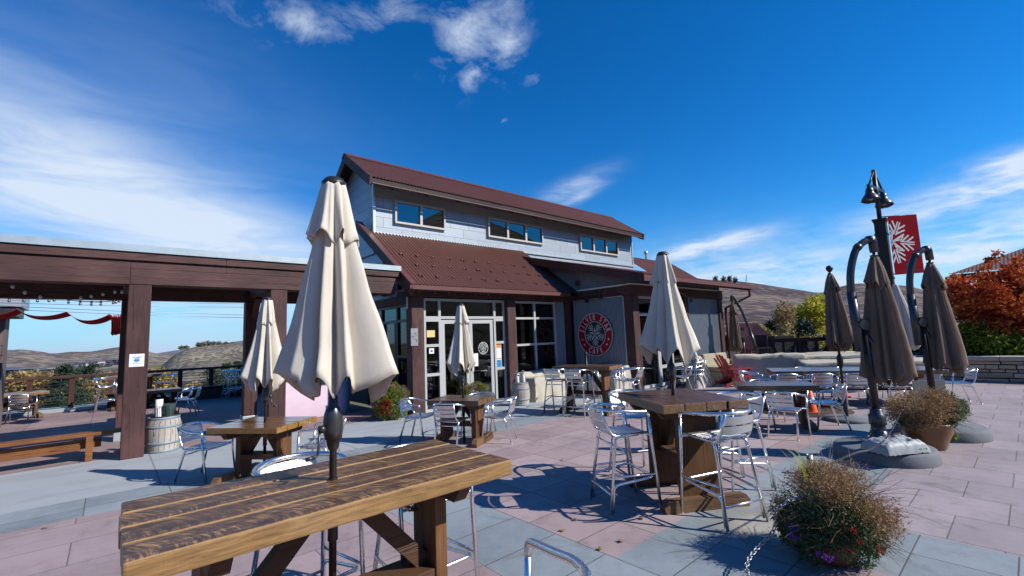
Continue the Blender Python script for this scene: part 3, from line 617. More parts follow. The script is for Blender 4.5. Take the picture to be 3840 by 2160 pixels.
# wall fittings of the building
mb = MB(); w = onX(1455, 712, JX); mb.box(w + Vector((-.05, 0, .0)), (.06, .16, .16)); mb.tube([w + Vector((-.05, 0, -.08)), w + Vector((-.05, -.05, -.35))], .008, 5); bpart(mb, 'junction_box', M_TRIM)
mb = MB(); mb.tube(spline([(JX-.02, 8.65, 3.12), (JX-.1, 8.68, 3.14), (JX-.13, 8.72, 3.0), (JX-.14, 8.72, 2.9)], 5), .014, 6); mb.beam((JX-.15, 8.70, 2.88), (JX-.15, 9.20, 2.90), .035, .05); mb.box((JX-.15, 9.22, 2.84), (.10, .09, .16)); mb.box((JX-.12, 8.70, 2.9), (.07, .07, .14)); bpart(mb, 'sign_lamp', M_GUN)
mb = MB(); mb.tube(spline([(13.9, 7.55, 3.05), (14.2, 7.5, 2.95), (14.45, 7.48, 2.86), (14.7, 7.5, 2.86)], 5), .014, 6); mb.lathe([(.07, 2.70), (.085, 2.76), (.05, 2.86)], 12, (14.72, 7.5, 0)); mb.box((16.85, 7.5, 3.05), (.1, .1, .22)); bpart(mb, 'flood_lamp', M_CONC)
mb = MB(); mb.box((5.2, 9.9, 2.82), (.16, .16, .26)); bpart(mb, 'speaker', M_BLACK)
mb = MB(); mb.bb(5.40, 5.436, 10.02, 10.05, 2.55, 2.85); bpart(mb, 'hanging_tag', M_PAPER)
# ------------------------------------------------------------------ round emblem sign
def arc_text(mb, txt, xf, rad, size, a0, a1, up=True, depth=.004, sx=.8, offset=.0):
    n = len(txt)
    for i, ch in enumerate(txt):
        if ch == ' ': continue
        a = a0 + (a1-a0)*i/(n-1)
        rot = a-PI/2 if up else a+PI/2
        text_mesh(mb, ch, xf @ Matrix.Translation((rad*math.cos(a), rad*math.sin(a), 0)) @ Matrix.Rotation(rot, 4, 'Z'), size, depth, sx, offset)
def flat(mb, xf, poly, z0, z1):
    p = [xf @ Vector((x, y, z0)) for x, y in poly]; q = [xf @ Vector((x, y, z1)) for x, y in poly]; n = len(poly)
    mb.add(p+q, [tuple(range(n))[::-1], tuple(range(n, 2*n))] + [(i, (i+1) % n, n+(i+1) % n, n+i) for i in range(n)])
def snowflake(mb, xf, R, z0, z1, arms=range(5), n=5, a_off=-PI/2):
    def strip(a, b, w):
        a, b = Vector(a).to_2d() if len(a) == 3 else Vector(a), Vector(b); d = (b-a).normalized(); p = Vector((-d.y, d.x))*w/2
        flat(mb, xf, [tuple(a-p), tuple(b-p), tuple(b+p), tuple(a+p)], z0, z1)
    for k in arms:
        a = a_off + 2*PI*k/n; ca, sa = math.cos(a), math.sin(a)
        def P(r, t): return Vector((r*ca - t*sa, r*sa + t*ca))
        # forked arm: a double stem with chevrons
        for s in (-1, 1):
            strip(P(.34*R, s*.045*R), P(1.0*R, s*.045*R), .034*R)
            strip(P(.68*R, s*.06*R), P(.97*R, s*.27*R), .045*R)
            strip(P(.46*R, s*.07*R), P(.76*R, s*.32*R), .040*R)
        # star ray between the arms
        b = a + PI/n; cb, sb = math.cos(b), math.sin(b)
        def Q(r, t): return (r*cb - t*sb, r*sb + t*cb)
        flat(mb, xf, [(0, 0), Q(.28*R, -.10*R), Q(.72*R, 0)], z0, z1)
        flat(mb, xf, [Q(.12*R, .03*R), Q(.62*R, .03*R), Q(.30*R, .08*R)], z0, z1-.001)
def disc(mb, xf, r0, r1, z0, z1, seg=64):
    for k in range(seg):
        a, b = 2*PI*k/seg, 2*PI*(k+1)/seg
        flat(mb, xf, [(r0*math.cos(a), r0*math.sin(a)), (r1*math.cos(a), r1*math.sin(a)), (r1*math.cos(b), r1*math.sin(b)), (r0*math.cos(b), r0*math.sin(b))], z0, z1) if r0 > 0 else \
        flat(mb, xf, [(0, 0), (r1*math.cos(a), r1*math.sin(a)), (r1*math.cos(b), r1*math.sin(b))], z0, z1)
sg = thing('round_sign', 'round red and navy cafe sign with a white snowflake on the grey corrugated wall', 'sign', (JX-.03, 9.04, 1.75))
XF = Matrix(((0, 0, -1, 0), (-1, 0, 0, 0), (0, 1, 0, 0), (0, 0, 0, 1)))     # local x -> -Y, y -> Z, z -> -X
I4 = Matrix.Identity(4)
R = .68
mb = MB(); mb.lathe([(R, -.03), (R, .025)], 72, axis=XF.to_3x3()); mb.build('backing', M_NAVY, sg)
mb = MB(); disc(mb, XF, R*.60, R*.965, .0255, .030); mb.build('ring', M_RED, sg)
mb = MB(); disc(mb, XF, R*.965, R*.995, .0255, .034); mb.build('rim', M_LETTER, sg)
mb = MB(); disc(mb, XF, R*.575, R*.60, .0255, .034); mb.build('inner_rim', M_LETTER, sg)
for a in (197, 216, -17, -36): mb = MB(); disc(mb, XF @ Matrix.Translation((R*.785*math.cos(math.radians(a)), R*.785*math.sin(math.radians(a)), 0)), 0, R*.042, .031, .037, 14); mb.build('dot', M_LETTER, sg)
mb = MB(); D_ = math.radians
XT = XF @ Matrix.Translation((0, 0, .034))
arc_text(mb, 'SILVER STAR', XT, R*.775, R*.36, D_(166), D_(14), True, .003, .62, .003)
arc_text(mb, 'CAFE', XT, R*.785, R*.36, D_(-114), D_(-66), False, .003, .62, .003)
mb.build('lettering', M_LETTER, sg)
mb = MB(); snowflake(mb, XF, R*.52, .0255, .031); mb.build('snowflake', M_LETTER, sg)
# door glass emblems
XY_ = Matrix(((1, 0, 0, 0), (0, 0, -1, 0), (0, 1, 0, 0), (0, 0, 0, 1)))
def door_logo(x, z, label):
    g = thing('door_emblem', label, 'decal', (x, 9.955, z), 0, 'emblems on the door glass'); r = .165
    mb = MB(); disc(mb, XY_, r*.93, r, 0, .002, 40); disc(mb, XY_, r*.52, r*.57, 0, .002, 40)
    XT = XY_ @ Matrix.Translation((0, 0, .001))
    arc_text(mb, 'SILVER STAR', XT, r*.75, r*.36, D_(166), D_(14), True, .0006, .72, .0015)
    arc_text(mb, 'CAFE', XT, r*.75, r*.36, D_(-117), D_(-63), False, .0006, .72, .0015)
    snowflake(mb, XY_, r*.47, 0, .002)
    mb.build('print', M_LETTER, g)
door_logo(7.66, 1.50, 'white round emblem on the right door glass, clear of the umbrella')
door_logo(6.74, 1.50, 'white round emblem on the left door glass, half hidden by the umbrella')
def sheet(name, label, x, y, z, w, h, mat, extra=None, group=None):
    g = thing(name, label, 'notice', (x, y, z), 0, group); mb = MB(); mb.box((0, 0, 0), (w, .003, h)); mb.build('paper', mat, g)
    if extra: extra(g)
    return g
def ex_mask(g):
    mb = MB(); mb.box((0, -.003, .0), (.06, .002, .04)); mb.build('print', M_INK, g)
sheet('paper_notice', 'yellow paper notice taped inside the side window left of the door', 6.02, 9.953, 1.93, .23, .17, M_YPAPER)
sheet('paper_notice', 'small white notice with a dark mask symbol below the yellow paper', 6.03, 9.953, 1.52-.02, .14, .13, M_PAPER, ex_mask)
def ex_post1(g):
    mb = MB(); mb.box((0, -.003, .13), (.17, .002, .09)); mb.build('print', M_ORNG, g)
def ex_post2(g):
    mb = MB(); mb.box((0, -.003, -.0), (.16, .002, .20)); mb.build('print', M_CYAN, g)
    mb = MB(); mb.box((0, -.003, -.15), (.17, .002, .05)); mb.box((0, -.003, .14), (.17, .002, .03)); mb.build('print', M_ORNG, g)
sheet('paper_poster', 'orange topped menu poster in the side window right of the door', 8.20, 9.953, 1.40, .19, .33, M_PAPER, ex_post1)
sheet('paper_poster', 'blue picture poster under the menu poster right of the door', 8.20, 9.953, 1.05, .19, .37, M_PAPER, ex_post2)
sheet('paper_notice', 'white page taped to the right door beside the umbrella', 7.40, 9.953, 1.20, .14, .34, M_PAPER)
# ------------------------------------------------------------------ pergola
pg = thing('pergola', 'dark brown heavy timber pergola with a galvanised cap over the terrace', 'pergola', (.34, 10.27, 0))
PO = Vector((.34, 10.27, 0))
def ppart(mb, name, mat, parent=None):
    o = mb.build(name, mat, parent or pg)
    if parent is None: o.location = -PO
    return o
for x in (-4.6, .345, 2.555): mb = MB(); mb.bb(x-.155, x+.155, 10.11, 10.42, 0, 2.915, .012); ppart(mb, 'post', TZ)
for x in (-4.6, .275, 2.53):
    mb = MB(); mb.bb(x-.14, x+.14, 12.3, 12.58, .18, 2.84, .012); po = ppart(mb, 'post', TZ)
    mb = MB(); mb.bb(x-.16, x+.16, 12.28, 12.60, 0, .178, .01); mb.build('post_base', M_FLASH, po)
mb = MB(); mb.bb(-7, .20, 10.10, 10.46, 2.92, 3.315, .008); ppart(mb, 'beam', TX)
mb = MB(); mb.bb(.203, 5.13, 10.097, 10.46, 2.92, 3.19, .008); mb.bb(1.62, 5.15, 10.10, 10.46, 3.193, 3.315, .006); mb.bb(.203, 1.617, 10.102, 10.46, 3.193, 3.315, .006); ppart(mb, 'beam', TX)
mb = MB(); mb.bb(-7, 1.6, 10.06, 10.46, 3.335, 3.475, .006); mb.bb(1.604, 5.24, 10.06, 10.46, 3.335, 3.475, .006); mb.bb(-7, 5.2, 10.12, 10.44, 3.31, 3.34); ppart(mb, 'fascia_board', TX)
mb = MB(); mb.bb(-7, 5.27, 10.03, 10.70, 3.478, 3.60); ppart(mb, 'cap_flashing', M_FLASH)
mb = MB(); mb.bb(-7, 5.0, 12.32, 12.56, 2.845, 3.14, .008); ppart(mb, 'beam', TX)
for x in (-4.65, .24, 2.55, 4.6): mb = MB(); mb.bb(x-.10, x+.10, 10.465, 12.315, 2.93, 3.12, .008); ppart(mb, 'cross_beam', TY)
for x in (.30, 2.56): mb = MB(); mb.beam((x-.0, 10.45, 2.55), (x, 10.85, 2.95), .12, .14); mb.beam((x, 12.28, 2.5), (x, 11.9, 2.93), .12, .14); ppart(mb, 'knee_brace', TY)
mb = MB(); mb.bb(-7, 5.0, 10.7, 12.3, 3.45, 3.50); ppart(mb, 'roof_deck', TD)
# notice on the post
pn = thing('post_notice', 'white face covering notice on the front pergola post', 'notice', (.345, 10.105, 1.62))
mb = MB(); mb.box((0, 0, 0), (.20, .004, .215)); mb.build('paper', M_PAPER, pn)
mb = MB(); XN = XY_ @ Matrix.Translation((0, 0, .003))
text_mesh(mb, 'FACE COVERING', XN @ Matrix.Translation((0, .052, 0)), .021, .0005, .85, .0006); text_mesh(mb, 'REQUIRED', XN @ Matrix.Translation((0, .036, 0)), .019, .0005, .85, .0006)
mb.build('lettering', M_CYAN, pn)
mb = MB(); flat(mb, XY_, [(-.036, .015), (-.018, .021), (.018, .021), (.036, .015), (.034, -.014), (.016, -.022), (-.016, -.022), (-.034, -.014)], .003, .005); mb.build('mask_symbol', M_CYAN, pn)
mb = MB()
for dz, w in ((-.034, .07), (-.05, .12), (-.06, .12)): mb.box((0, -.003, dz), (w, .001, .003))
mb.build('small_print', M_STEEL, pn)
bs = thing('post_sign', 'grey metal plate screwed to the timber post left of the door', 'sign', (5.50, 9.85, 1.86))
mb = MB(); mb.box((0, 0, 0), (.19, .006, .42)); mb.build('plate', M_STEEL, bs)
mb = MB()
for dx, dz in ((.02, .08), (.03, -.06), (-.05, .02)): mb.box((dx, -.004, dz), (.05, .003, .012)); mb.box((dx+.02, -.004, dz-.03), (.012, .003, .06))
mb.build('marks', M_BLACK, bs)
# string lights
def string(name, label, pts_px, Y, dz, sag, mat):
    P = [onY(x, y, Y) for x, y in pts_px]; base = P[0]
    g = thing(name, label, 'string lights', base, 0, 'string lights under the pergola')
    line = [p - base + Vector((0, 0, dz+.06)) for p in P]
    mb = MB(); mb.tube(spline(line, 3), .008, 5); mb.build('cable', M_BLACK, g)
    for p in P:
        q = p-base; mb = MB(); mb.lathe([(.004, -.026), (.017, -.020), (.026, -.002), (.024, .012), (.015, .030), (.013, .036)], 12, q); b = mb.build('bulb', mat, g)
        mb = MB(); mb.lathe([(.018, .034), (.020, .05), (.018, .085)], 10, q); mb.build('socket', M_BLACK, b)
M_BULBW = plain('frosted_bulb', (.62, .60, .54), .35, 0, .05, 4); M_BULBD = plain('clear_bulb', (.16, .16, .17), .12, .2, .1, 4)
def r1(x, y): return (x*.2071/SX, (1040+y*.2071)/SX)
string('string_light', 'string of frosted white bulbs close under the front beam', [r1(*p) for p in ((-60, 120), (228, 175), (452, 280), (730, 360), (1465, 375), (1655, 348), (1865, 312), (2080, 268), (2207, 272))], 11.2, 0, 0, M_BULBW)
string('string_light', 'string of dark hanging bulbs behind the back beam', [r1(*p) for p in ((-80, 420), (165, 425), (430, 428), (678, 432), (885, 427), (980, 418), (1240, 458), (1452, 488), (1655, 496), (1825, 495), (2050, 467), (2100, 457), (2155, 436))], 13.1, 0, 0, M_BULBD)
# wires and swagged shade cloth
def swag(label, name, peaks, lows, Ya, Yb, dz):
    P = []
    for (xa, ya), (xb, yb), yl in zip(peaks, peaks[1:], lows):
        for k in range(14):
            f = k/14; p = onY(xa+(xb-xa)*f, ya+(yb-ya)*f, Ya); sagd = p.z - onY((xa+xb)/2, yl, Ya).z
            P.append(p - Vector((0, 0, sagd*(1-abs(2*f-1)**2.2))))
    P.append(onY(*peaks[-1], Ya)); mb = MB(); n = len(P)
    Q = []
    for p in P:
        d = p-CAM; k = Fv.dot(d); px = (FPX*Rv.dot(d)/k+1920)/SX; py = (1080-FPX*Uv.dot(d)/k)/SX; Q.append(onY(px+13, py+10, Yb))
    mb.grid(lambda u, v: P[min(n-1, round(u*(n-1)))].lerp(Q[min(n-1, round(u*(n-1)))], v), n-1, 5)
    return tag(solidify(mb.build(name, M_REDCL), .004), label, 'shade cloth')
swag('long red shade cloth hanging in swags from wires behind the pergola', 'shade_cloth', [(-70, 772), (41.7, 776.8), (167.4, 783.8), (275, 789.4)], [792, 795, 806], 15.2, 15.8, -.06)
mb = MB(); 
for k, x in enumerate((279, 285, 290, 296, 301, 308)):
    a = onY(x, 793-k*.6, 15.2); b = onY(x+1.5, 792-k, 15.25); w = .48 - .01*k
    mb.grid(lambda u, v, a=a: Vector((a.x + .06*u + .02*math.sin(3*v), 15.2+.8*u, a.z - w*math.sin(min(1, v)*PI/2) + .02*math.sin(6*u))), 4, 8)
    mb.grid(lambda u, v, a=a: Vector((a.x + .055 + .06*math.sin(v*PI*.5) + .06*u, 15.2+.8*u, a.z - w*(1-.1*v))), 4, 6)
tag(mb.build('shade_cloth', M_REDCL), 'bunched red shade cloth gathered beside the front pergola post', 'shade cloth')
for i, (Y, y0, y1) in enumerate(((15.2, 770.5, 789), (16.0, 779, 796), (15.6, 764, 772), (15.0, 752, 764))):
    a, b = onY(-40, y0-3, Y), onY(640, y1+4 if i < 2 else y1+1, Y); mb = MB(); mb.tube([a, (a+b)/2 - Vector((0, 0, .03)), b], .006, 5)
    tag(mb.build('suspension_wire', M_STEEL), ['thin wire carrying the front edge of the red cloth', 'thin wire carrying the back edge of the red cloth', 'upper bare wire above the red cloth', 'topmost bare wire under the back beam'][i], 'wire', 'wires behind the pergola')
# corner tower at the far left
tw = thing('corner_building', 'brown and metal clad building corner at the far left of the terrace', 'building', (-3.2, 17.5, 0))
a = onY(11, 850, 16.9); b = onY(54, 760, 16.4)
mb = MB(); mb.bb(-6, a.x, 16.9, 17.5, 0, 2.75); o = mb.build('wall', timber('pale_brown_boards', 2, (.13, .09, .085), (.26, .19, .18)), tw); o.location = (3.2, -17.5, 0)
mb = MB(); mb.bb(-6, b.x, 16.4, 17.9, 2.99, 4.6); o = mb.build('upper_wall', M_ZG, tw); o.location = (3.2, -17.5, 0)
mb = MB(); mb.bb(-6, b.x-.08, 16.45, 17.8, 2.76, 2.985); o = mb.build('eave', M_BLACK, tw); o.location = (3.2, -17.5, 0)
# pink stucco planter wall behind the pergola
mb = MB(); pts = []
for k in range(25):
    s = k/24; x = 2.9 + 2.15*s; y = 11.85 + (.9*max(0, (s-.75)/.25)**2); pts.append((x, y))
for i in range(24):
    (xa, ya), (xb, yb) = pts[i], pts[i+1]
    mb.add([(xa, ya, 0), (xb, yb, 0), (xb, yb, .86), (xa, ya, .86), (xa, ya+.3, .9), (xb, yb+.3, .9), (xa, ya+.3, 0), (xb, yb+.3, 0)], [(0, 1, 2, 3), (3, 2, 5, 4), (4, 5, 7, 6)], True)
tag(mb.build('stucco_wall', M_STUCCO), 'low lavender pink stucco wall behind the largest cream umbrella', 'wall')
# terrace railing
rl = thing('terrace_railing', 'brown terrace railing with thin horizontal bars along the far deck edge', 'railing', (-2.7, 20.4, 0))
ro = Vector((2.7, -20.4, 0))
def rp(mb, name, mat): o = mb.build(name, mat, rl); o.location = ro
mb = MB(); mb.bb(-9, 5.4, 20.32, 20.50, 1.03, 1.11, .01); rp(mb, 'top_rail', M_RAIL)
for k in range(-6, 9): x = -1.81 + k*.935; mb = MB(); mb.bb(x-.065, x+.065, 20.35, 20.47, .10, 1.03, .008); rp(mb, 'post', M_RAILZ)
mb = MB()
for k in range(9): mb.bb(-9, 5.4, 20.402, 20.418, .17+k*.094, .186+k*.094)
rp(mb, 'bars', M_BLACK)
mb = MB(); mb.bb(-9, 5.4, 20.30, 20.52, 0, .098); rp(mb, 'kerb', M_FLASH)
mb = MB(); mb.bb(0, 5.4, 19.75, 20.28, 0, .40, .01); mb.bb(-.05, 5.4, 19.72, 20.29, .402, .44, .005); tag(mb.build('planter_bench', TX), 'long dark timber ledge along the foot of the terrace railing', 'bench')
# ------------------------------------------------------------------ tables
BAR, LOW = 1.05, .75
def table(label, L, W, h, loc, rotz, planks=4, th=.075, wood=None, group='plank tables', legx=None, seed=0, hole=True, gap=.008, slab=.34, uns=None):
    r = random.Random(seed); t = thing('bar_table' if h > .9 else 'plank_table', label, 'table', loc, rotz, group)
    pw = W/planks; mb = MB()
    for k in range(planks):
        y0 = -W/2+k*pw+gap/2; e0, e1 = (r.uniform(-.006, .008) for _ in range(2))
        mb.box(((e1-e0)/2, y0+(pw-gap)/2, h-th/2+r.uniform(-.002, .002)), (L+e0+e1, pw-gap, th), None, .009)
    mb.build('tabletop', wood, t)
    lx = legx or L/2-.22
    for s in (-1, 1):
        mb = MB(); mb.box((s*lx, 0, (h-th-.09+.06)/2), (.075, slab, h-th-.09-.06), None, .006)
        for q in (-1, 1): mb.lathe([(.012, 0), (.010, .008)], 8, (s*(lx+.0375), q*.08, .22), axis=Matrix.Rotation(s*PI/2, 3, 'Y'))
        mb.build('leg', M_LEG, t)
        mb = MB(); w = W*.5
        mb.prism([(s*lx+.036 if s > 0 else s*lx-.036, -w+.02, 0), (s*lx+.036 if s > 0 else s*lx-.036, w-.02, 0), (s*lx+.036 if s > 0 else s*lx-.036, w, .06), (s*lx+.036 if s > 0 else s*lx-.036, w-.05, .12), (s*lx+.036 if s > 0 else s*lx-.036, -w+.05, .12), (s*lx+.036 if s > 0 else s*lx-.036, -w, .06)], (s, 0, 0), .09)
        mb.build('foot', M_FOOT, t)
        mb = MB(); c = W*.46
        mb.prism([(s*lx+s*.038, -c, h-th-.002), (s*lx+s*.038, c, h-th-.002), (s*lx+s*.038, c-.07, h-th-.09), (s*lx+s*.038, -c+.07, h-th-.09)], (-s, 0, 0), .076)
        mb.build('cleat', M_LEGX, t)
        mb = MB(); mb.beam((s*(lx-.04), 0, h*.44), (s*(lx*.12), 0, h-th-.005), .07, .09); 
        mb.build('brace', M_LEGX, t)
    mb = MB(); mb.box((0, 0, h*.42), (2*lx-.076, .24, .06), None, .005); mb.build('shelf', M_LEGX, t)
    return t
W1 = table_wood('char_planks', .86/4, .0, (.034, .014, .008), (.115, .052, .022), (.60, .34, .12), 1.1, 1, .34, (.38, .215, .08))
W2 = table_wood('brown_planks', .90/4, .0, (.045, .02, .010), (.20, .09, .036), (.36, .19, .08), .5, .2, .24, (.30, .17, .08))
W3 = table_wood('dark_planks', .75/4, .0, (.06, .032, .018), (.14, .075, .04), (.28, .17, .09), .3, .3, .28, (.22, .12, .055))
W4 = table_wood('glossy_planks', .85/4, .0, (.10, .04, .012), (.24, .10, .03), (.42, .22, .06), .3, .35, .10, (.44, .22, .06))
W5 = table_wood('amber_planks', .72/4, .0, (.06, .028, .012), (.17, .08, .03), (.32, .17, .07), .3, .3, .3, (.34, .18, .07))
W7 = table_wood('long_planks', 1.1/5, .5, (.07, .045, .04), (.15, .10, .08), (.26, .19, .14), .2, .3, .14, (.34, .18, .06))
R = math.radians
T1 = table('long dark sawn plank bar table with golden seams nearest the camera', 1.71, .86, BAR, (.915, 2.50, 0), R(-.5), 4, .085, W1, legx=.56, seed=1, slab=.26)
T2 = table('square brown bar table with two stools and a cream umbrella, right of centre', 1.12, .92, BAR, (4.70, 2.66, 0), R(58), 4, .09, W2, seed=2, legx=.33, slab=.42)
T3 = table('low brown table before the cafe doors with a cream umbrella through it', .96, .74, LOW, (4.63, 6.68, 0), R(-61), 4, .085, W3, seed=3, legx=.30)
T4 = table('low glossy honey coloured table beside the small barrel and pergola posts', 1.02, .84, LOW, (1.61, 7.00, 0), R(-51), 4, .075, W4, seed=4, legx=.30, slab=.22)
T5 = table('amber bar table in front of the round sign with stools on all sides', 1.40, .72, BAR, (8.25, 6.86, 0), R(-75), 4, .08, W5, seed=5, legx=.45)
T6 = table('low dark brown table between the square bar table and the long table', 1.24, .74, LOW, (8.97, 3.18, 0), R(-62), 4, .085, W3, seed=6, legx=.40, slab=.30)
T7 = table('very long low table with a shiny top before the covered sofas', 3.15, 1.10, LOW, (12.62, 2.88, 0), R(-63), 5, .09, W7, seed=7, legx=1.15)
T8 = table('low table by the terrace railing at the far left', 1.15, .80, LOW, (-1.92, 19.2, 0), R(12), 4, .08, W5, seed=8, legx=.36)
T9 = table('low dark table on the deck behind the small barrel', .95, .80, LOW, (1.02, 15.6, 0), R(0), 4, .08, W3, seed=9, legx=.3)
T10 = table('bar table on the deck half hidden behind the pergola post', 1.3, .70, BAR, (.62, 19.0, 0), R(0), 4, .08, W3, seed=10, legx=.4)
T11 = table('bar table at the right end of the terrace railing behind the stacked stools', 1.2, .70, BAR, (4.25, 19.15, 0), R(0), 4, .08, W3, seed=11, legx=.4)
# ------------------------------------------------------------------ chairs and stools
def slats(mb, n, y0, y1, z, wid, dish):
    d = (y1-y0)/n
    for k in range(n):
        ya, yb = y0+k*d, y0+(k+1)*d-.007; 
        def f(u, v, ya=ya, yb=yb):
            x = (u-.5)*wid; yy = ya+(yb-ya)*v; s = (yy-y0)/(y1-y0)
            return Vector((x, yy, z - dish*(1-(2*u-1)**2)*.5 - dish*math.sin(s*PI) + .010*math.sin(v*PI) + (-.02*max(0, s-.85)/.15)))
        mb.grid(f, 8, 4)
        mb.grid(lambda u, v, f=f: f(u, v) - Vector((0, 0, .008)), 8, 1)
def backslats(mb, n, z0, z1, ylow, yhigh, w):
    d = (z1-z0)/n
    for k in range(n):
        za, zb = z0+k*d, z0+(k+1)*d-.012
        def f(u, v, za=za, zb=zb):
            z = za+(zb-za)*v; s = (z-z0)/(z1-z0); return Vector(((u-.5)*w, ylow+(yhigh-ylow)*s - .035*(1-(2*u-1)**2), z))
        mb.grid(f, 8, 3); mb.grid(lambda u, v, f=f: f(u, v) + Vector((0, .007, 0)), 8, 1)
def make_chair(stool=False):
    t = thing('bar_stool' if stool else 'aluminium_chair', '', 'stool' if stool else 'chair', (0, 0, 0))
    S = .755 if stool else .44; top = S+.285 if not stool else S+.245; arm = S+.20
    fx, fy = (.255, .265) if stool else (.255, .24)
    r = .0150
    for s in (-1, 1):
        mb = MB(); mb.tube([(s*fx, fy, 0), (s*(fx+.005), fy-.06, S*.9), (s*(fx+.008), fy-.075, arm-.045)], r, 9); mb.lathe([(.016, 0), (.016, .012)], 9, (s*fx, fy, 0)); mb.build('leg', M_ALU, t)
        mb = MB(); mb.tube(fillet([(s*.19, .10, S-.02), (s*.195, -.15, S-.025), (s*(.25 if stool else .215), -.27, 0)], .05), r, 9); mb.lathe([(.016, 0), (.016, .012)], 9, (s*(.25 if stool else .215), -.27, 0)); mb.build('leg', M_ALU, t)
    a = fx+.008; P = [(-a, fy-.075, arm-.045), (-a-.002, fy-.085, arm)]
    hp = fillet([(-a, fy-.075, arm-.046), (-a, fy-.085, arm+.01), (-a-.005, .02, arm+.02)], .045)
    arc = []
    for k in range(0, 19):
        th = PI*k/18; arc.append((-(a+.005)*math.cos(th), -.06-.245*math.sin(th), arm+.03 + (top-arm-.03)*min(1, math.sin(th)*1.05)))
    hoop = hp + [Vector(p) for p in arc] + [Vector((-p.x, p.y, p.z)) for p in hp[::-1]]
    mb = MB(); mb.tube(hoop, .0165, 10); mb.build('arm_rail', M_ALU, t)
    mb = MB()
    for s in (-1, 1): mb.tube(fillet([(s*.20, .215, S-.005), (s*.20, -.17, S-.02), (s*.185, -.225, S+.06), (s*.185, -.285, top-.005)], .05), .0125, 8)
    mb.tube([(-.2, .19, S-.02), (.2, .19, S-.02)], .010, 7); mb.tube([(-.2, -.13, S-.03), (.2, -.13, S-.03)], .010, 7)
    mb.tube([(-fx, .185, S-.015), (fx, .185, S-.015)], .010, 7)
    if not stool: mb.tube([(-.2, -.165, S-.09), (.2, -.165, S-.09)], .009, 7)
    mb.build('seat_frame', M_ALU, t)
    mb = MB(); slats(mb, 7, -.17, .225, S+.004, .385, .010); mb.build('seat', M_ALUS, t)
    mb = MB(); backslats(mb, 2 if stool else 3, S+.055 if stool else S+.06, top-.02, -.238, -.285, .36); mb.build('backrest', M_ALUS, t)
    if stool:
        mb = MB()
        mb.tube(fillet([(-.238, -.235, .03), (-.232, -.215, .28), (-.26, .20, .335), (.26, .20, .335), (.232, -.215, .28), (.238, -.235, .03)], .06), .013, 8)
        mb.tube([(-.235, -.245, .20), (.235, -.245, .20)], .0105, 8)
        mb.tube([(-.262, .215, .36), (-.235, -.205, .36)], .0105, 8); mb.tube([(.262, .215, .36), (.235, -.205, .36)], .0105, 8)
        mb.build('footrest', M_ALU, t)
        mb = MB(); mb.tube([(-.205, -.175, S-.10), (.205, -.175, S-.10)], .0105, 8); mb.build('stretcher', M_ALU, t)
    return t
CH, ST = make_chair(), make_chair(True)
used = {}
def place(proto, label, x, y, facing, group, z=0):
    """facing: compass of the seat front in degrees (0 = +X)"""
    rz = R(facing-90)
    if proto not in used:
        used[proto] = 1; proto.location = (x, y, z); proto.rotation_euler.z = rz; proto['label'] = label; proto['group'] = group; return proto
    return dup(proto, (x, y, z), rz, label, group)
ARM_X, ARM_Y, ARM_A = .965, 1.235, 82
HX, HY = .97, 3.15
GC, GS = 'aluminium cafe armchairs on the terrace', 'aluminium bar stools on the terrace'
for l, x, y, a in (
    ('aluminium armchair at the left end of the honey coloured table, facing it', 1.06, 7.72, -50),
    ('aluminium armchair at the right end of the honey coloured table, mostly hidden', 2.18, 6.52, 140),
    ('aluminium armchair on the left of the table before the cafe doors', 4.20, 7.42, -58),
    ('aluminium armchair with its back to the camera before the cafe doors', 4.36, 6.58, 27),
    ('aluminium armchair at the right end of the table before the cafe doors', 5.08, 6.24, 126),
    ('aluminium armchair on the far side of the table before the cafe doors', 5.22, 6.98, 208),
    ('aluminium armchair with its back to the camera at the dark brown table', 8.28, 2.79, 2),
    ('aluminium armchair at the right end of the dark brown table', 9.34, 2.52, 125),
    ('aluminium armchair on the far side of the dark brown table', 9.55, 3.55, 208),
    ('aluminium armchair at the left end of the very long table', 11.70, 4.58, -60),
    ('first armchair from the left along the near side of the very long table', 11.40, 3.80, 28),
    ('second armchair from the left along the near side of the very long table', 11.72, 3.22, 28),
    ('third armchair from the left along the near side of the very long table', 12.02, 2.66, 26),
    ('fourth armchair from the left along the near side of the very long table', 12.36, 2.02, 36),
    ('aluminium armchair at the right end of the very long table', 13.62, 1.20, 118),
    ('first armchair from the left on the far side of the very long table', 12.90, 3.80, 205),
    ('second armchair from the left on the far side of the very long table', 13.25, 3.0, 208),
    ('third armchair from the left on the far side of the very long table', 13.6, 2.2, 208),
    ('aluminium armchair with its back to the camera at the low table by the railing', -1.80, 18.75, 82),
    ('aluminium armchair cut by the left edge of the picture on the deck', -2.45, 17.9, 60),
    ('front aluminium armchair tilted against the dark table behind the barrel', 1.62, 15.35, 165),
    ('rear aluminium armchair of the pair behind the barrel', 1.52, 15.95, 175)):
    place(CH, l, x, y, a, GC)
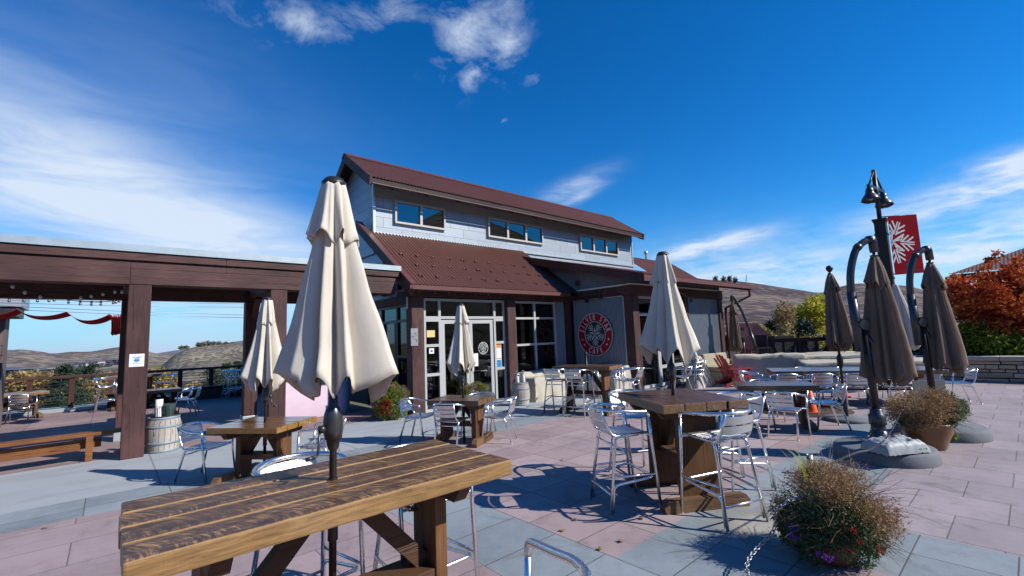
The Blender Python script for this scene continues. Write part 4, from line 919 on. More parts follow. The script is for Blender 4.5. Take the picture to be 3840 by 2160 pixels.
# two stacks by the cafe wing
for k in range(2): place(CH, ['lower armchair of the stack beside the tan cloth heap', 'upper armchair of the stack beside the tan cloth heap'][k], 13.45+.03*k, 7.02-.05*k, 160, GC, .14*k)
place(CH, 'single armchair half hidden behind the cream umbrella pole by the glass', 12.65, 6.95, 120, GC)
for l, x, y, a in (
    ('aluminium bar stool behind the nearest table, only its back hoop and legs showing', HX, HY, -82),
    ('aluminium bar stool at the right end of the nearest table, legs showing under it', 1.60, 2.80, -90),
    ('aluminium bar stool cut by the bottom edge, only its armrest showing', ARM_X, ARM_Y, ARM_A),
    ('aluminium bar stool on the left of the square brown bar table', 4.03, 2.95, -28),
    ('aluminium bar stool with its back to the camera right of the square bar table', 4.39, 2.10, 72),
    ('aluminium bar stool at the right corner of the square bar table, half hidden', 5.35, 2.36, 150),
    ('aluminium bar stool behind the square brown bar table', 4.98, 3.42, -116),
    ('left of the two bar stools with backs to the camera at the amber table', 7.80, 7.38, 16),
    ('right of the two bar stools with backs to the camera at the amber table', 7.86, 6.80, 14),
    ('aluminium bar stool at the right end of the amber table', 8.52, 5.92, 106),
    ('aluminium bar stool on the far side of the amber table, left one', 8.85, 7.35, 196),
    ('aluminium bar stool on the far side of the amber table, right one', 8.98, 6.72, 196),
    ('front bar stool of the pair left of the pergola post on the deck', -.02, 19.02, 2),
    ('rear bar stool of the pair left of the pergola post on the deck', -.04, 19.38, 4),
    ('bar stool on the deck at the right end of the half hidden bar table', 1.38, 19.0, 178),
    ('left of the three bar stools against the railing on the deck', 3.30, 18.95, 8),
    ('middle of the three bar stools against the railing on the deck', 3.42, 19.15, 6),
    ('right of the three bar stools against the railing on the deck', 3.62, 19.42, 10)):
    place(ST, l, x, y, a, GS)
# ------------------------------------------------------------------ market umbrellas (folded)
def folds(n, seed):
    r = random.Random(seed); ph = [r.uniform(0, 2*PI) for _ in range(6)]; am = [r.uniform(.5, 1) for _ in range(6)]
    wob = [r.uniform(-.5, .5) for _ in range(n)]; ln = [r.uniform(-1, 1) for _ in range(n)]; dp = [r.uniform(.6, 1.25) for _ in range(n)]
    return ph, am, wob, ln, dp
def canopy(mb, z_top, z_bot, r_top, r_bot, n, seed, depth=.5, power=1.0, lean=(0, 0), drop=.14, seg=14, rows=22, out=None, neck=None):
    """pleated cloth cone; ribs at k/n, cloth between folds inwards and hangs lower at the hem"""
    ph, am, wob, ln, dp = folds(n, seed); N = n*seg; rx = random.Random(seed*3+1); rf = [rx.uniform(.72, 1.04) for _ in range(n)]; zt = [rx.uniform(-.03, .03) for _ in range(n)]
    if out: rf = list(out)
    def f(u, v):
        a = 2*PI*u; k = int(u*n) % n; s = u*n-int(u*n) if u < 1 else 0.0
        w = math.sin(PI*s); a2 = a + .28*wob[k]*w*v*2*PI/n   # pleat swings sideways
        if v < .0001: w2 = w*.15
        rr_ = r_top + (r_bot-r_top)*(v**power)
        if neck: rr_ += neck*math.sin(PI*min(1, v*2.2))
        cs_ = .5+.16*wob[k]; gz = math.exp(-((s-cs_)/.15)**2); g2 = math.exp(-((s-.2-.1*wob[k-1])/.07)**2)*(.35 if ln[k] > 0 else .12); pleat = depth*dp[k]*(.58*gz+.52*w+g2*min(1, v*1.5))*min(1, .35+v*1.1)
        rad = rr_*(1-pleat) * (1 + .06*math.sin(3*a+ph[0])*v + .05*math.sin(2*a+ph[1])*v)
        k2 = (k+1) % n; sm_ = s*s*(3-2*s); rad *= 1 + (rf[k]+(rf[k2]-rf[k])*sm_-1)*min(1, .15+v)
        z = z_top + (z_bot-z_top)*v - drop*v**1.6*(w**2.2*(1+.5*ln[k])-.40) + (zt[k]+(zt[k2]-zt[k])*sm_)*v**3 + .03*v**4*math.sin(a+ph[2])
        cr = noise.noise(Vector((math.cos(a)*2.6, math.sin(a)*2.6, z*3.2+seed))) + .6*noise.noise(Vector((math.cos(a)*7, math.sin(a)*7, z*5+seed)))
        rad += r_bot*.030*cr*min(1, v*2+.15); z += .010*cr*v**3
        return Vector((rad*math.cos(a2)+lean[0]*v, rad*math.sin(a2)+lean[1]*v, z))
    mb.grid(f, N, rows)
def cream_umbrella(label, x, y, table_h, top, seed, hemdrop, r_hem, crank=True, out=None, base=False, crank_ang=200):
    t = thing('patio_umbrella', label, 'umbrella', (x, y, 0), 0, 'folded cream umbrellas through the tables')
    L = hemdrop
    mb = MB(); mb.tube([(0, 0, 0), (0, 0, top-.05)], .019, 12); mb.lathe([(.026, 0), (.024, .30), (.022, .31)], 12, (0, 0, table_h-.3)); mb.build('pole', M_POLE, t)
    mb = MB(); mb.lathe([(.060, -.035), (.066, -.030), (.067, -.012), (.058, -.006), (.052, .006), (.042, .014), (.0, .017)], 28, (0, 0, top)); mb.build('cap', M_BLACK, t)
    mb = MB(); canopy(mb, top-.02, top-L, .060, r_hem, 8, seed, .52, 1.25, (0, 0), .16, 12, 26, out)
    c = solidify(mb.build('canopy', M_CREAM, t), .0018)
    mb = MB(); canopy(mb, top-.018, top-.36*(L/1.15), .066, r_hem*.48, 8, seed+1, .36, 1.0, (0, 0), .05, 14, 12); solidify(mb.build('top_flap', M_CREAM, c), .0018)
    if crank:
        z0 = top-L-.22
        mb = MB(); mb.lathe([(.020, -.115), (.030, -.10), (.036, -.06), (.045, -.055), (.050, -.01), (.050, .03), (.046, .07), (.036, .10), (.026, .115), (.024, .16), (.020, .165)], 20, (0, 0, z0)); h = mb.build('crank_housing', M_GUN, t)
        ca, sa = math.cos(R(crank_ang)), math.sin(R(crank_ang))
        mb = MB(); mb.tube([(ca*.045, sa*.045, z0-.0), (ca*.075, sa*.075, z0)], .02, 10); mb.tube(fillet([(ca*.07, sa*.07, z0), (ca*.08, sa*.08, z0-.13), (ca*.13, sa*.13, z0-.135)], .015), .007, 8); mb.tube([(ca*.10, sa*.10, z0-.135), (ca*.14, sa*.14, z0-.137)], .011, 8); mb.build('crank', M_GUN, h)
    mb = MB()
    for k in range(8):
        a = 2*PI*(k+.0)/8; mb.tube([(.03*math.cos(a), .03*math.sin(a), top-L*.55), (r_hem*.55*math.cos(a), r_hem*.55*math.sin(a), top-L*.97)], .007, 5)
    mb.build('ribs', M_POLE, t)
    return t
cream_umbrella('largest folded cream umbrella standing through the nearest bar table', .905, 2.50, BAR, 2.665, 11, 1.13, .335, True, (.86, .70, .66, .98, .74, .58, .62, 1.0), crank_ang=185)
cream_umbrella('folded cream umbrella through the honey coloured table at the left', 1.61, 6.95, LOW, 2.43, 23, 1.12, .30, True, None, crank_ang=330)
cream_umbrella('small looking folded cream umbrella in front of the cafe doors', 4.62, 6.62, LOW, 2.37, 37, 1.10, .30, True, crank_ang=240)
cream_umbrella('folded cream umbrella through the square brown bar table', 4.68, 2.69, BAR, 2.64, 44, 1.13, .335, True, crank_ang=150)
mb = MB(); mb.tube([(0, 0, .42), (0, 0, 1.30)], .02, 10); mb.lathe([(.03, 1.30), (.03, 1.335), (.012, 1.35)], 10); tag(mb.build('pole_stub', M_POLE, None, (8.25, 6.86, 0)), 'short dark umbrella pole stub with steel tip in the amber table', 'pole')
# ------------------------------------------------------------------ taupe umbrellas
def taupe_canopy(t, top, L, r_hem, seed, cx=0, cy=0, fl=.25):
    mb = MB(); canopy(mb, top-.02, top-L, .05, r_hem, 8, seed, .50, .80, (0, 0), .10, 12, 26)
    o = mb.build('canopy', M_TAUPE, t); o.location = (cx, cy, 0); solidify(o, .002)
    mb = MB(); canopy(mb, top+.0, top-L*fl, .035, r_hem*.62, 8, seed+1, .30, .85, (0, 0), .07, 12, 10); f = mb.build('top_flap', M_TAUPE, o); solidify(f, .002)
    mb = MB(); mb.lathe([(.035, top-.02), (.04, top+.01), (.018, top+.02), (.018, top+.05)], 14); mb.build('hub', M_GUN, o)
def cantilever(label, x, y, ang, seed, base=True, top=2.93, low=False):
    t = thing('cantilever_umbrella', label, 'umbrella', (x, y, 0), R(ang), 'taupe cantilever umbrellas')
    if base:
        mb = MB(); mb.lathe([(.56, 0), (.562, .02), (.545, .125), (.528, .148), (.50, .156), (.12, .19), (.10, .19)], 48, (.02, -.02, 0)); mb.build('base', M_CONC, t)
    z0 = .21 if base else 0
    mb = MB(); mb.lathe([(.115, z0-.02), (.095, z0+.12), (.085, z0+.125), (.078, z0+.20), (.095, z0+.205), (.095, z0+.33), (.075, z0+.345), (.07, z0+.40), (.058, z0+.41)], 20); mb.build('socket', M_GUN, t)
    mb = MB(); zm = 1.35 if low else 1.72; mb.tube([(0, 0, z0+.3), (-.03, 0, zm)], .046, 10); mb.box((-.03, 0, zm+.02), (.10, .13, .16), None, .02); mb.build('mast', M_POLE, t)
    cxo = .235
    mb = MB(); P = spline([(-.115, 0, 1.40), (-.135, 0, 1.75), (-.145, 0, 2.1), (-.12, 0, 2.45), (-.02, 0, 2.75), (.10, 0, top-.06), (.20, 0, top-.02)] if not low else [(-.50, 0, .82), (-.42, 0, 1.2), (-.32, 0, 1.6), (-.20, 0, 2.0), (-.05, 0, 2.45), (.12, 0, top-.14), (.20, 0, top-.02)], 8)
    mb.tube(P, .046, 14); mb.tube([P[0]+Vector((0, 0, -.02)), P[18]], .056, 14); mb.tube([P[34], P[35], P[36]], .054, 14); mb.build('arm', M_GUN, t)
    mb = MB(); mb.tube(fillet([(.17, 0, top-.02), (cxo, 0, top-.01), (cxo+.01, 0, top-.20)], .07), .052, 12); mb.lathe([(.05, -.24), (.035, -.29), (.02, -.30)], 12, (cxo, 0, top)); mb.build('arm_head', M_GUN, t)
    mb = MB(); mb.lathe([(.065, -.025), (.07, 0), (.065, .025)], 16, (-.07, -.055, 1.74), axis=Matrix.Rotation(PI/2, 3, 'X')); mb.tube(fillet([(-.06, -.08, 1.62), (-.04, -.10, 1.5), (.01, -.10, 1.48), (.0, -.06, 1.58)], .04), .008, 6); mb.build('crank', M_GUN, t)
    taupe_canopy(t, top-.25, 1.66, .305, seed, cxo, 0)
    return t
VA = math.degrees(math.atan2(Rv.y, Rv.x))
cantilever('nearest taupe cantilever umbrella on a concrete base carrying a cement bag', 7.72, 1.50, VA, 51)
p = onZ(2333, 627, 2.93); cantilever('right taupe cantilever umbrella standing behind the far flower pot', 9.68, 1.14, VA, 67)
cantilever('far taupe cantilever umbrella beside the corner of the cafe wing', 16.88, 6.86, VA+180, 83, True, 2.93, True)
t = thing('patio_umbrella', 'folded taupe umbrella on a straight pole left of the curved ones', 'umbrella', (10.24, 2.44, 0))
mb = MB(); mb.lathe([(.36, 0), (.37, .03), (.34, .06), (.10, .075)], 32); mb.build('base', M_CONC, t)
mb = MB(); mb.tube([(0, 0, .05), (0, 0, .62)], .036, 12); mb.tube([(.03, 0, .5), (.085, 0, .5)], .012, 8); mb.lathe([(.02, -.02), (.022, 0), (.02, .02)], 10, (.09, 0, .5), axis=Matrix.Rotation(PI/2, 3, 'Y')); mb.build('base_tube', M_GUN, t)
mb = MB(); mb.tube([(0, 0, .5), (0, 0, 2.74)], .022, 10); mb.lathe([(.03, .96), (.05, 1.0), (.05, 1.14), (.03, 1.2)], 14); mb.lathe([(.02, 2.75), (.055, 2.80), (.06, 2.83), (.045, 2.87), (0, 2.885)], 16); mb.build('pole', M_POLE, t)
taupe_canopy(t, 2.72, 1.36, .275, 91)
# pale folded umbrella far behind the lamp post
t = thing('patio_umbrella', 'pale folded umbrella partly hidden behind the lamp post', 'umbrella', onD(2262, 800, 15.5).to_2d().to_3d())
mb = MB(); canopy(mb, 2.75, 1.15, .05, .36, 8, 13, .5, .9, (.10, -.1), .14); solidify(mb.build('canopy', M_CREAM, t), .0018)
mb = MB(); mb.tube([(0, 0, 0), (0, 0, 2.75)], .02, 8); mb.build('pole', M_POLE, t)
# ------------------------------------------------------------------ lamp post and banner
lx, ly = 15.4, 2.45
lb = onY(2237, 735, ly); lx = lb.x
lp = thing('lamp_post', 'tall brown lamp post with two bell shaped lamps behind the umbrellas', 'lamp post', (lx, ly, 0), R(0))
ZT = onY(2180, 412, ly).z; ZS = onY(2196, 543, ly).z
mb = MB(); mb.bb(-.17, .17, -.17, .17, 0, .5, .02); mb.bb(-.125, .125, -.125, .125, .5, ZS, .012)
for z in (ZS-.04, ZS-.4, ZS-1.6): mb.bb(-.14, .14, -.14, .14, z-.03, z+.03, .008)
mb.bb(-.155, .155, -.155, .155, ZS-.02, ZS+.03)
mb.build('post', M_POLE, lp)
mb = MB(); mb.tube([(0, 0, ZS), (0, 0, ZT)], .055, 10); mb.build('upper_pole', M_POLE, lp)
sd = Vector((lx, ly, 0)).normalized(); ad = (Vector((sd.y, -sd.x, 0))*.27 + sd*.96).normalized()
dl = math.hypot(lx, ly); zr = onD(2180, 507, dl-.5).z; zb = zr + .41
mb = MB(); mb.beam(ad*-.56 + Vector((0, 0, zb)), ad*.56 + Vector((0, 0, zb)), .07, .09)
for s in (-1, 1): mb.tube([ad*(s*.50) + Vector((0, 0, zb+.03)), Vector((0, 0, ZT-.06)) + ad*s*.03], .025, 6)
mb.build('cross_arm', M_POLE, lp)
for s in (-1, 1):
    c = ad*(s*.50) + Vector((0, 0, zb-.04)); q = .60; mb = MB(); mb.lathe([(a_*q, b_*q) for a_, b_ in ((.02, .05), (.05, .02), (.13, -.04), (.16, -.16), (.165, -.26), (.22, -.33), (.31, -.47), (.365, -.60), (.355, -.605), (.30, -.47), (.2, -.34))], 24, c, cap=False); sh = mb.build('lamp_shade', M_GUN, lp)
    mb = MB(); mb.lathe([(a_*q, b_*q) for a_, b_ in ((.04, -.3), (.11, -.40), (.12, -.50), (.07, -.58), (0, -.60))], 16, c); mb.build('lamp_bulb', M_WHITE, sh)
    mb = MB()
    for k in range(6): a = PI*k/6; mb.tube([c + q*Vector((.35*math.cos(a), .35*math.sin(a), -.60)), c + q*Vector((.18*math.cos(a), .18*math.sin(a), -.70)), c + q*Vector((-.18*math.cos(a), -.18*math.sin(a), -.70)), c + q*Vector((-.35*math.cos(a), -.35*math.sin(a), -.60))], .007, 5)
    mb.build('wire_guard', M_POLE, sh)
bn = thing('banner', 'red vertical banner with a white half snowflake on the lamp post', 'banner', (lx, ly, 0))
bdir = Vector((Rv.x, Rv.y, 0)).normalized()
bz1, bz0 = onD(2217, 545, math.hypot(lx, ly)).z, onD(2235, 692, math.hypot(lx, ly)).z
BW, b0 = .80, .22
Xb = Matrix(((bdir.x, 0, bdir.y, 0), (bdir.y, 0, -bdir.x, 0), (0, 1, 0, 0), (0, 0, 0, 1)))
mb = MB(); flat(mb, Xb, [(b0, bz0), (b0+BW, bz0+.03), (b0+BW, bz1+.03), (b0, bz1)], -.002, .002); mb.build('cloth', plain('banner_crimson', (.27, .003, .013), .85, 0, .08, 3, 0, 0, .08), bn)
mb = MB(); 
for z in (bz0+.02, bz1): mb.tube([Xb @ Vector((.06, z, -.01)), Xb @ Vector((b0+BW, z+.03, -.01))], .014, 8)
mb.build('bracket', M_POLE, bn)
def half_flake(R_, cx, cz):
    mb = MB()
    def strip(a, b, w):
        a, b = Vector(a), Vector(b); d = (b-a).normalized(); p = Vector((-d.y, d.x))*w/2
        poly = [a-p, b-p, b+p, a+p]
        # clip to the cloth
        out = []
        for i in range(4):
            u, v = poly[i], poly[(i+1) % 4]
            if u.x >= b0+.004: out.append(u)
            if (u.x >= b0+.004) != (v.x >= b0+.004): t_ = (b0+.004-u.x)/(v.x-u.x); out.append(u+(v-u)*t_)
        if len(out) > 2: flat(mb, Xb, [(q.x, q.y) for q in out], .003, .005)
    for k in range(5):
        a = R(66-72*k); ca, sa = math.cos(a), math.sin(a)
        P = lambda r, t: (cx + (r*ca - t*sa)*R_, cz + (r*sa + t*ca)*R_)
        for s in (-1, 1):
            strip(P(.36, s*.05), P(1.0, s*.05), .055*R_); strip(P(.66, s*.06), P(.95, s*.30), .07*R_); strip(P(.44, s*.07), P(.74, s*.36), .07*R_)
        b = a + PI/5; cb, sb = math.cos(b), math.sin(b); Q = lambda r, t: (cx + (r*cb - t*sb)*R_, cz + (r*sb + t*cb)*R_)
        strip(Q(.0, 0), Q(.66, 0), .09*R_); strip(Q(.02, .02), Q(.40, -.13), .06*R_); strip(Q(.40, -.13), Q(.66, 0), .05*R_)
    return mb
half_flake(.60, b0+.04, bz0+(bz1-bz0)*.56).build('snowflake', M_LETTER, bn)
mb = MB(); disc(mb, Xb @ Matrix.Translation((b0+BW*.5, bz0+.24, 0)), .03, .075, .003, .005, 14); flat(mb, Xb, [(b0+.14, bz0+.085), (b0+BW-.10, bz0+.10), (b0+BW-.10, bz0+.125), (b0+.14, bz0+.11)], .003, .005); mb.build('crest', M_NAVY, bn)
# ------------------------------------------------------------------ barrels
def barrel(label, x, y, h, r, lid=True):
    t = thing('wooden_barrel', label, 'barrel', (x, y, 0), 0, 'small oak barrels'); N = 20
    mb = MB(); prof = [(r*(.83+.17*math.sin(PI*(k/12)))) for k in range(13)]
    for s in range(N):
        a0, a1 = 2*PI*(s+.035)/N, 2*PI*(s+.965)/N
        mb.grid(lambda u, v: Vector((prof[min(12, round(v*12))]*math.cos(a0+(a1-a0)*u), prof[min(12, round(v*12))]*math.sin(a0+(a1-a0)*u), v*h)), 2, 12)
    mb.lathe([(r*.79, .01), (r*.94, h*.5), (r*.79, h-.03), (0, h-.03)], 20, cap=False)
    mb.build('staves', M_BRL, t)
    for f in (.035, .27, .73, .965):
        rr_ = r*(.83+.17*math.sin(PI*f))+.005; mb = MB(); mb.lathe([(rr_-.004, h*f-.022), (rr_, h*f-.02), (rr_+.001, h*f+.02), (rr_-.004, h*f+.022)], 32, cap=False); mb.build('hoop', M_HOOP, t)
    mb = MB(); mb.lathe([(.025, 0), (.022, .02)], 10, (r*.98*math.cos(-.6), r*.98*math.sin(-.6), h*.42), axis=Matrix.Rotation(PI/2, 3, 'Y')); mb.build('bung', M_LEG, t)
    return t
barrel('small oak barrel with blue grey hoops beside the front pergola post', .775, 10.42, .60, .27)
barrel('small oak barrel in front of the covered bench right of the doors', 8.12, 9.02, .58, .245)
g = thing('wire_bucket', 'green wire mesh bucket on top of the barrel by the pergola post', 'bucket', (.84, 10.40, .60)); mb = MB()
M_MESH = plain('green_wire', (.06, .10, .09), .5, .3, .2, 5)
for k in range(12):
    a = 2*PI*k/12; mb.tube([(.075*math.cos(a), .075*math.sin(a), 0), (.09*math.cos(a), .09*math.sin(a), .22)], .004, 4)
for z in (.01, .05, .09, .13, .17, .21): mb.tube([((.075+.015*z/.22)*math.cos(2*PI*k/16), (.075+.015*z/.22)*math.sin(2*PI*k/16), z) for k in range(16)], .004, 4, True)
mb.build('mesh', M_MESH, g); mb = MB(); mb.lathe([(.070, 0), (.082, .20)], 16); mb.build('liner', M_MESH, g)
g = thing('candle', 'white pillar candle in a wire holder on the barrel by the pergola post', 'candle', (.70, 10.46, .60)); mb = MB(); mb.lathe([(.055, .0), (.055, .30), (.03, .295)], 18); mb.build('wax', M_PAPER, g)
mb = MB()
for k in range(8): a = 2*PI*k/8; mb.tube([(.085*math.cos(a), .085*math.sin(a), 0), (.085*math.cos(a), .085*math.sin(a), .18)], .004, 4)
mb.tube([(.085*math.cos(2*PI*k/16), .085*math.sin(2*PI*k/16), .18) for k in range(16)], .004, 4, True); mb.build('holder', M_BLACK, g)
for k, (dx, dy, l) in enumerate(((-.08, .02, 'left glass lantern with a white candle on the right hand barrel'), (.08, -.04, 'right glass lantern with a white candle on the right hand barrel'))):
    g = thing('lantern', l, 'lantern', (8.12+dx, 9.02+dy, .58), 0, 'lanterns on the barrel by the doors')
    mb = MB(); mb.lathe([(.05, .01), (.05, .16)], 14); mb.build('candle', M_PAPER, g)
    mb = MB(); mb.lathe([(.075, .0), (.075, .012)], 16); mb.lathe([(.075, .21), (.06, .235), (.03, .25)], 16)
    for q in range(4): a = PI/4+PI/2*q; mb.tube([(.072*math.cos(a), .072*math.sin(a), 0), (.072*math.cos(a), .072*math.sin(a), .22)], .006, 5)
    mb.tube([(.05*math.cos(PI*q/8), 0, .25+.05*math.sin(PI*q/8)) for q in range(9)], .004, 5); mb.build('cage', M_STEEL, g)
# ------------------------------------------------------------------ bench on the deck
g = thing('wooden_bench', 'long orange stained wooden bench on the deck at the left edge', 'bench', (-.9, 10.62, 0), R(1.5))
mb = MB(); mb.box((-.1, 0, .425), (2.7, .30, .05), None, .008); mb.build('seat', M_BENCH, g)
mb = MB(); mb.box((-.25, .0, .27), (2.2, .05, .15), None, .005); mb.box((.0, -.03, .22), (1.2, .03, .09), None, .004); mb.build('stretcher', M_BENCH, g)
for x in (-1.1, .70): mb = MB(); mb.box((x, -.04, .2), (.09, .22, .398), None, .006); mb.build('leg', timber('bench_leg', 2, (.14, .05, .015), (.45, .19, .06)) if x < 0 else g.children[-1].data.materials[0], g)
# ------------------------------------------------------------------ plants in pots
def leaves(name, mats, n, seed, shape, size, parent=None, elong=2.2, loc=None, clump=None, outward=.5):
    """many small leaf faces; shape(rng)->points(n,3), normals"""
    rg = np.random.default_rng(seed); P, Nn = shape(rg, n); n = len(P)
    d = rg.normal(size=(n, 3)); d /= np.linalg.norm(d, axis=1)[:, None]; d = d*(1-outward) + Nn*outward; d /= np.linalg.norm(d, axis=1)[:, None]+1e-9
    e = np.cross(d, rg.normal(size=(n, 3))); e /= np.linalg.norm(e, axis=1)[:, None]+1e-9
    s = size*rg.uniform(.55, 1.35, n)[:, None]; w = s/elong
    V = np.empty((n, 4, 3)); V[:, 0] = P; V[:, 1] = P + d*s*.5 + e*w*.5; V[:, 2] = P + d*s; V[:, 3] = P + d*s*.5 - e*w*.5
    Fq = np.arange(n*4).reshape(n, 4); mi = rg.integers(0, len(mats), n) if isinstance(mats, (list, tuple)) and len(mats) > 1 else None
    return np_mesh(name, V.reshape(-1, 3), Fq, mats, mi, parent, loc)
def blob(clumps, inner=.55):
    """points in a union of clump ellipsoids (cx,cy,cz,rx,ry,rz,weight), denser at the rim"""
    W = np.array([c[6] for c in clumps], float); W /= W.sum(); A = np.array([c[:6] for c in clumps])
    def f(rg, n):
        k = rg.choice(len(W), n, p=W); u = rg.normal(size=(n, 3)); u /= np.linalg.norm(u, axis=1)[:, None]
        r = (inner + (1-inner)*rg.random(n)**.6)[:, None]
        return A[k, :3] + u*r*A[k, 3:6], u*.8 + np.array([0, 0, .25])
    return f
def stems(name, mat, n, seed, c, rad, length, parent, up=.5, r=.0016, pts=4):
    rg = random.Random(seed); mb = MB()
    for i in range(n):
        a = rg.uniform(0, 2*PI); el = rg.uniform(-.2, 1.2); d = Vector((math.cos(a)*math.cos(el), math.sin(a)*math.cos(el), math.sin(el)*up+.25)).normalized()
        p = Vector(c) + Vector((rg.gauss(0, rad*.4), rg.gauss(0, rad*.4), rg.uniform(-.05, .05))); L = length*rg.uniform(.6, 1.15); q = [p]
        for k in range(pts): d = (d + Vector((rg.gauss(0, .18), rg.gauss(0, .18), -.10+rg.gauss(0, .1)))).normalized(); p = p + d*L/pts; q.append(p)
        mb.tube(q, [r*(1-.6*k/pts) for k in range(len(q))], 3, cap=False)
    return mb.build(name, mat, parent)
def pot(t, h, r0, r1, mat):
    mb = MB(); mb.lathe([(r0*.92, 0), (r0, .02), (r0*1.12, h*.3), (r1*1.02, h*.7), (r1, h*.88), (r1*1.06, h*.93), (r1*1.06, h), (r1*.95, h), (r1*.92, h*.9)], 36, cap=False); mb.build('pot', mat, t)
    mb = MB(); mb.lathe([(r1*.93, h*.9), (.01, h*.93)], 24, cap=False); mb.build('soil', M_SOIL, t)
rgc = random.Random(3)
def cl(n, c, R_, rr_, flat_=.8, bias=None):
    out = []
    for i in range(n):
        a = rgc.uniform(0, 2*PI); z = rgc.uniform(-.9, 1); q = math.sqrt(max(0, 1-z*z)); d = Vector((q*math.cos(a), q*math.sin(a), z*flat_))
        if bias is not None and d.dot(bias) < -.1: d = d - bias*d.dot(bias)*1.6
        s = rgc.uniform(.6, 1.25); out.append((c[0]+d.x*R_, c[1]+d.y*R_, c[2]+d.z*R_, rr_*s, rr_*s, rr_*s, s))
    return out
vr = Vector((Rv.x, Rv.y, 0)).normalized(); vf = Vector((Fv.x, Fv.y, 0)).normalized()
fp = thing('flower_pot', 'nearest flower pot with brown dried bush and green red and purple flowers', 'flower pot', (4.16, 1.19, 0))
pot(fp, .24, .155, .22, M_TERRA2)
b1 = (vr*.6 + Vector((0, 0, .8))).normalized()
leaves('dry_foliage', [LEAF['dry']], 19000, 1, blob(cl(54, (.09*vr.x, .09*vr.y, .37), .30, .11, .85, b1), .3), .021, fp, 3.4)
leaves('dry_foliage', [LEAF['dry']], 2200, 6, blob(cl(14, (-.22*vr.x, -.22*vr.y, .36), .13, .085, .7), .3), .022, fp, 3.0)
leaves('green_foliage', [LEAF['grn'], LEAF['gry']], 15000, 2, blob(cl(48, (-.02, -.02, .27), .29, .095, .78, (-vf*.7 - vr*.35 - Vector((0, 0, .5))).normalized()), .4), .026, fp, 2.4)
def flowers(t, mat, n, seed, c, spread, size, per=26):
    rg = np.random.default_rng(seed); pr = []
    for i in range(n): q = np.array(c) + rg.normal(size=3)*np.array(spread); pr.append((*q, size, size, size*.7, 1))
    return leaves('flowers', [mat], n*per, seed, blob(pr, .2), size*.9, t, 1.4)
e = -vr*.33 - vf*.12
flowers(fp, LEAF['pur'], 7, 3, (e.x, e.y, .30), (.035, .035, .07), .024)
for q in range(8):
    e = -vf*rgc.uniform(.33, .37) + vr*rgc.uniform(-.2, .14); flowers(fp, LEAF['red'], 1, 40+q, (e.x, e.y, rgc.uniform(.16, .40)), (.005, .005, .005), .015, 16)
e = -vf*.30 - vr*.24; flowers(fp, LEAF['pur'], 2, 5, (e.x, e.y, .16), (.02, .02, .02), .026)
leaves('green_foliage', [LEAF['grn'], LEAF['gry'], LEAF['grn']], 5200, 52, blob([(.27*math.cos(a), .27*math.sin(a), z, .08, .08, .07, 1) for a, z in [(2*PI*k/26, .17+.16*((k*7) % 5)/5) for k in range(26)]], .2), .026, fp, 2.3)
stems('twigs', LEAF['dry'], 420, 4, (0, 0, .32), .18, .40, fp)
stems('long_stems', LEAF['dry'], 170, 74, (.08*vr.x, .08*vr.y, .36), .16, .47, fp, .9, .0024)
stems('green_stems', LEAF['gry'], 90, 75, (-.05, -.05, .26), .2, .42, fp, -.2, .0024)
mb = MB(); rg0 = random.Random(8)
for i in range(9):
    a = rg0.uniform(0, 2*PI); d = Vector((math.cos(a), math.sin(a), 0)); b = Vector((-.1*vr.x, -.1*vr.y, .5)); L = rg0.uniform(.2, .36)
    pts_ = [b, b+d*L*.3+Vector((0, 0, L*.7)), b+d*L*.8+Vector((0, 0, L*.85))]; mb.grid(lambda u, v: spline(pts_, 4)[min(8, round(v*8))] + Vector((-d.y, d.x, 0))*(u-.5)*.014*(1-v*.9), 1, 8)
mb.build('grass_blades', LEAF['ygr'], fp)
fq = thing('flower_pot', 'far flower pot, glazed orange brown, with dried bush and trailing green', 'flower pot', (8.62, 1.14, 0))
pot(fq, .36, .20, .285, M_TERRA)
leaves('dry_foliage', [LEAF['dry']], 11000, 11, blob(cl(52, (-.08*vr.x-.08*vf.x, -.08*vr.y-.08*vf.y, .49), .34, .12, .8, (-vr*.5+Vector((0, 0, .85))).normalized()), .3), .026, fq, 3)
leaves('green_foliage', [LEAF['grn'], LEAF['gry']], 5200, 12, blob(cl(22, (.20*vr.x, .20*vr.y, .52), .27, .08, .7, (vr*.9+Vector((0, 0, .1))).normalized()) + cl(10, (-.05, 0, .42), .34, .06, .3), .4), .03, fq, 2.2)
leaves('trailing_foliage', [LEAF['grn'], LEAF['ygr']], 900, 13, blob([((.36+.03*math.sin(k))*vr.x + .05*(k % 3-1), (.36+.03*math.sin(k))*vr.y, .48-.045*k, .035, .035, .05, 1) for k in range(9)] + [(-.12*vf.x+.0, -.3*vf.y, .40-.04*k, .03, .03, .04, .7) for k in range(5)], .2), .028, fq, 1.8)
for q in range(8):
    e = vr*rgc.uniform(.18, .42) - vf*rgc.uniform(.08, .22); flowers(fq, LEAF['pnk'], 1, 130+q, (e.x, e.y, rgc.uniform(.42, .60)), (.004, .004, .004), .013, 12)
stems('twigs', LEAF['dry'], 220, 15, (-.05, 0, .42), .2, .40, fq)
stems('long_stems', LEAF['tan'], 140, 76, (-.05, 0, .45), .2, .50, fq, .7, .003)
stems('green_stems', LEAF['gry'], 70, 77, (.15*vr.x, .15*vr.y, .42), .2, .46, fq, -.4, .003)
fr = thing('flower_pot', 'lush flower pot with red orange and violet blooms left of the doors', 'flower pot', (4.95, 10.0, 0))
pot(fr, .30, .2, .27, M_TERRA2)
leaves('green_foliage', [LEAF['grn'], LEAF['ygr']], 12000, 21, blob(cl(44, (-.06*vr.x, -.06*vr.y, .42), .30, .11, 1.15), .4), .036, fr, 2)
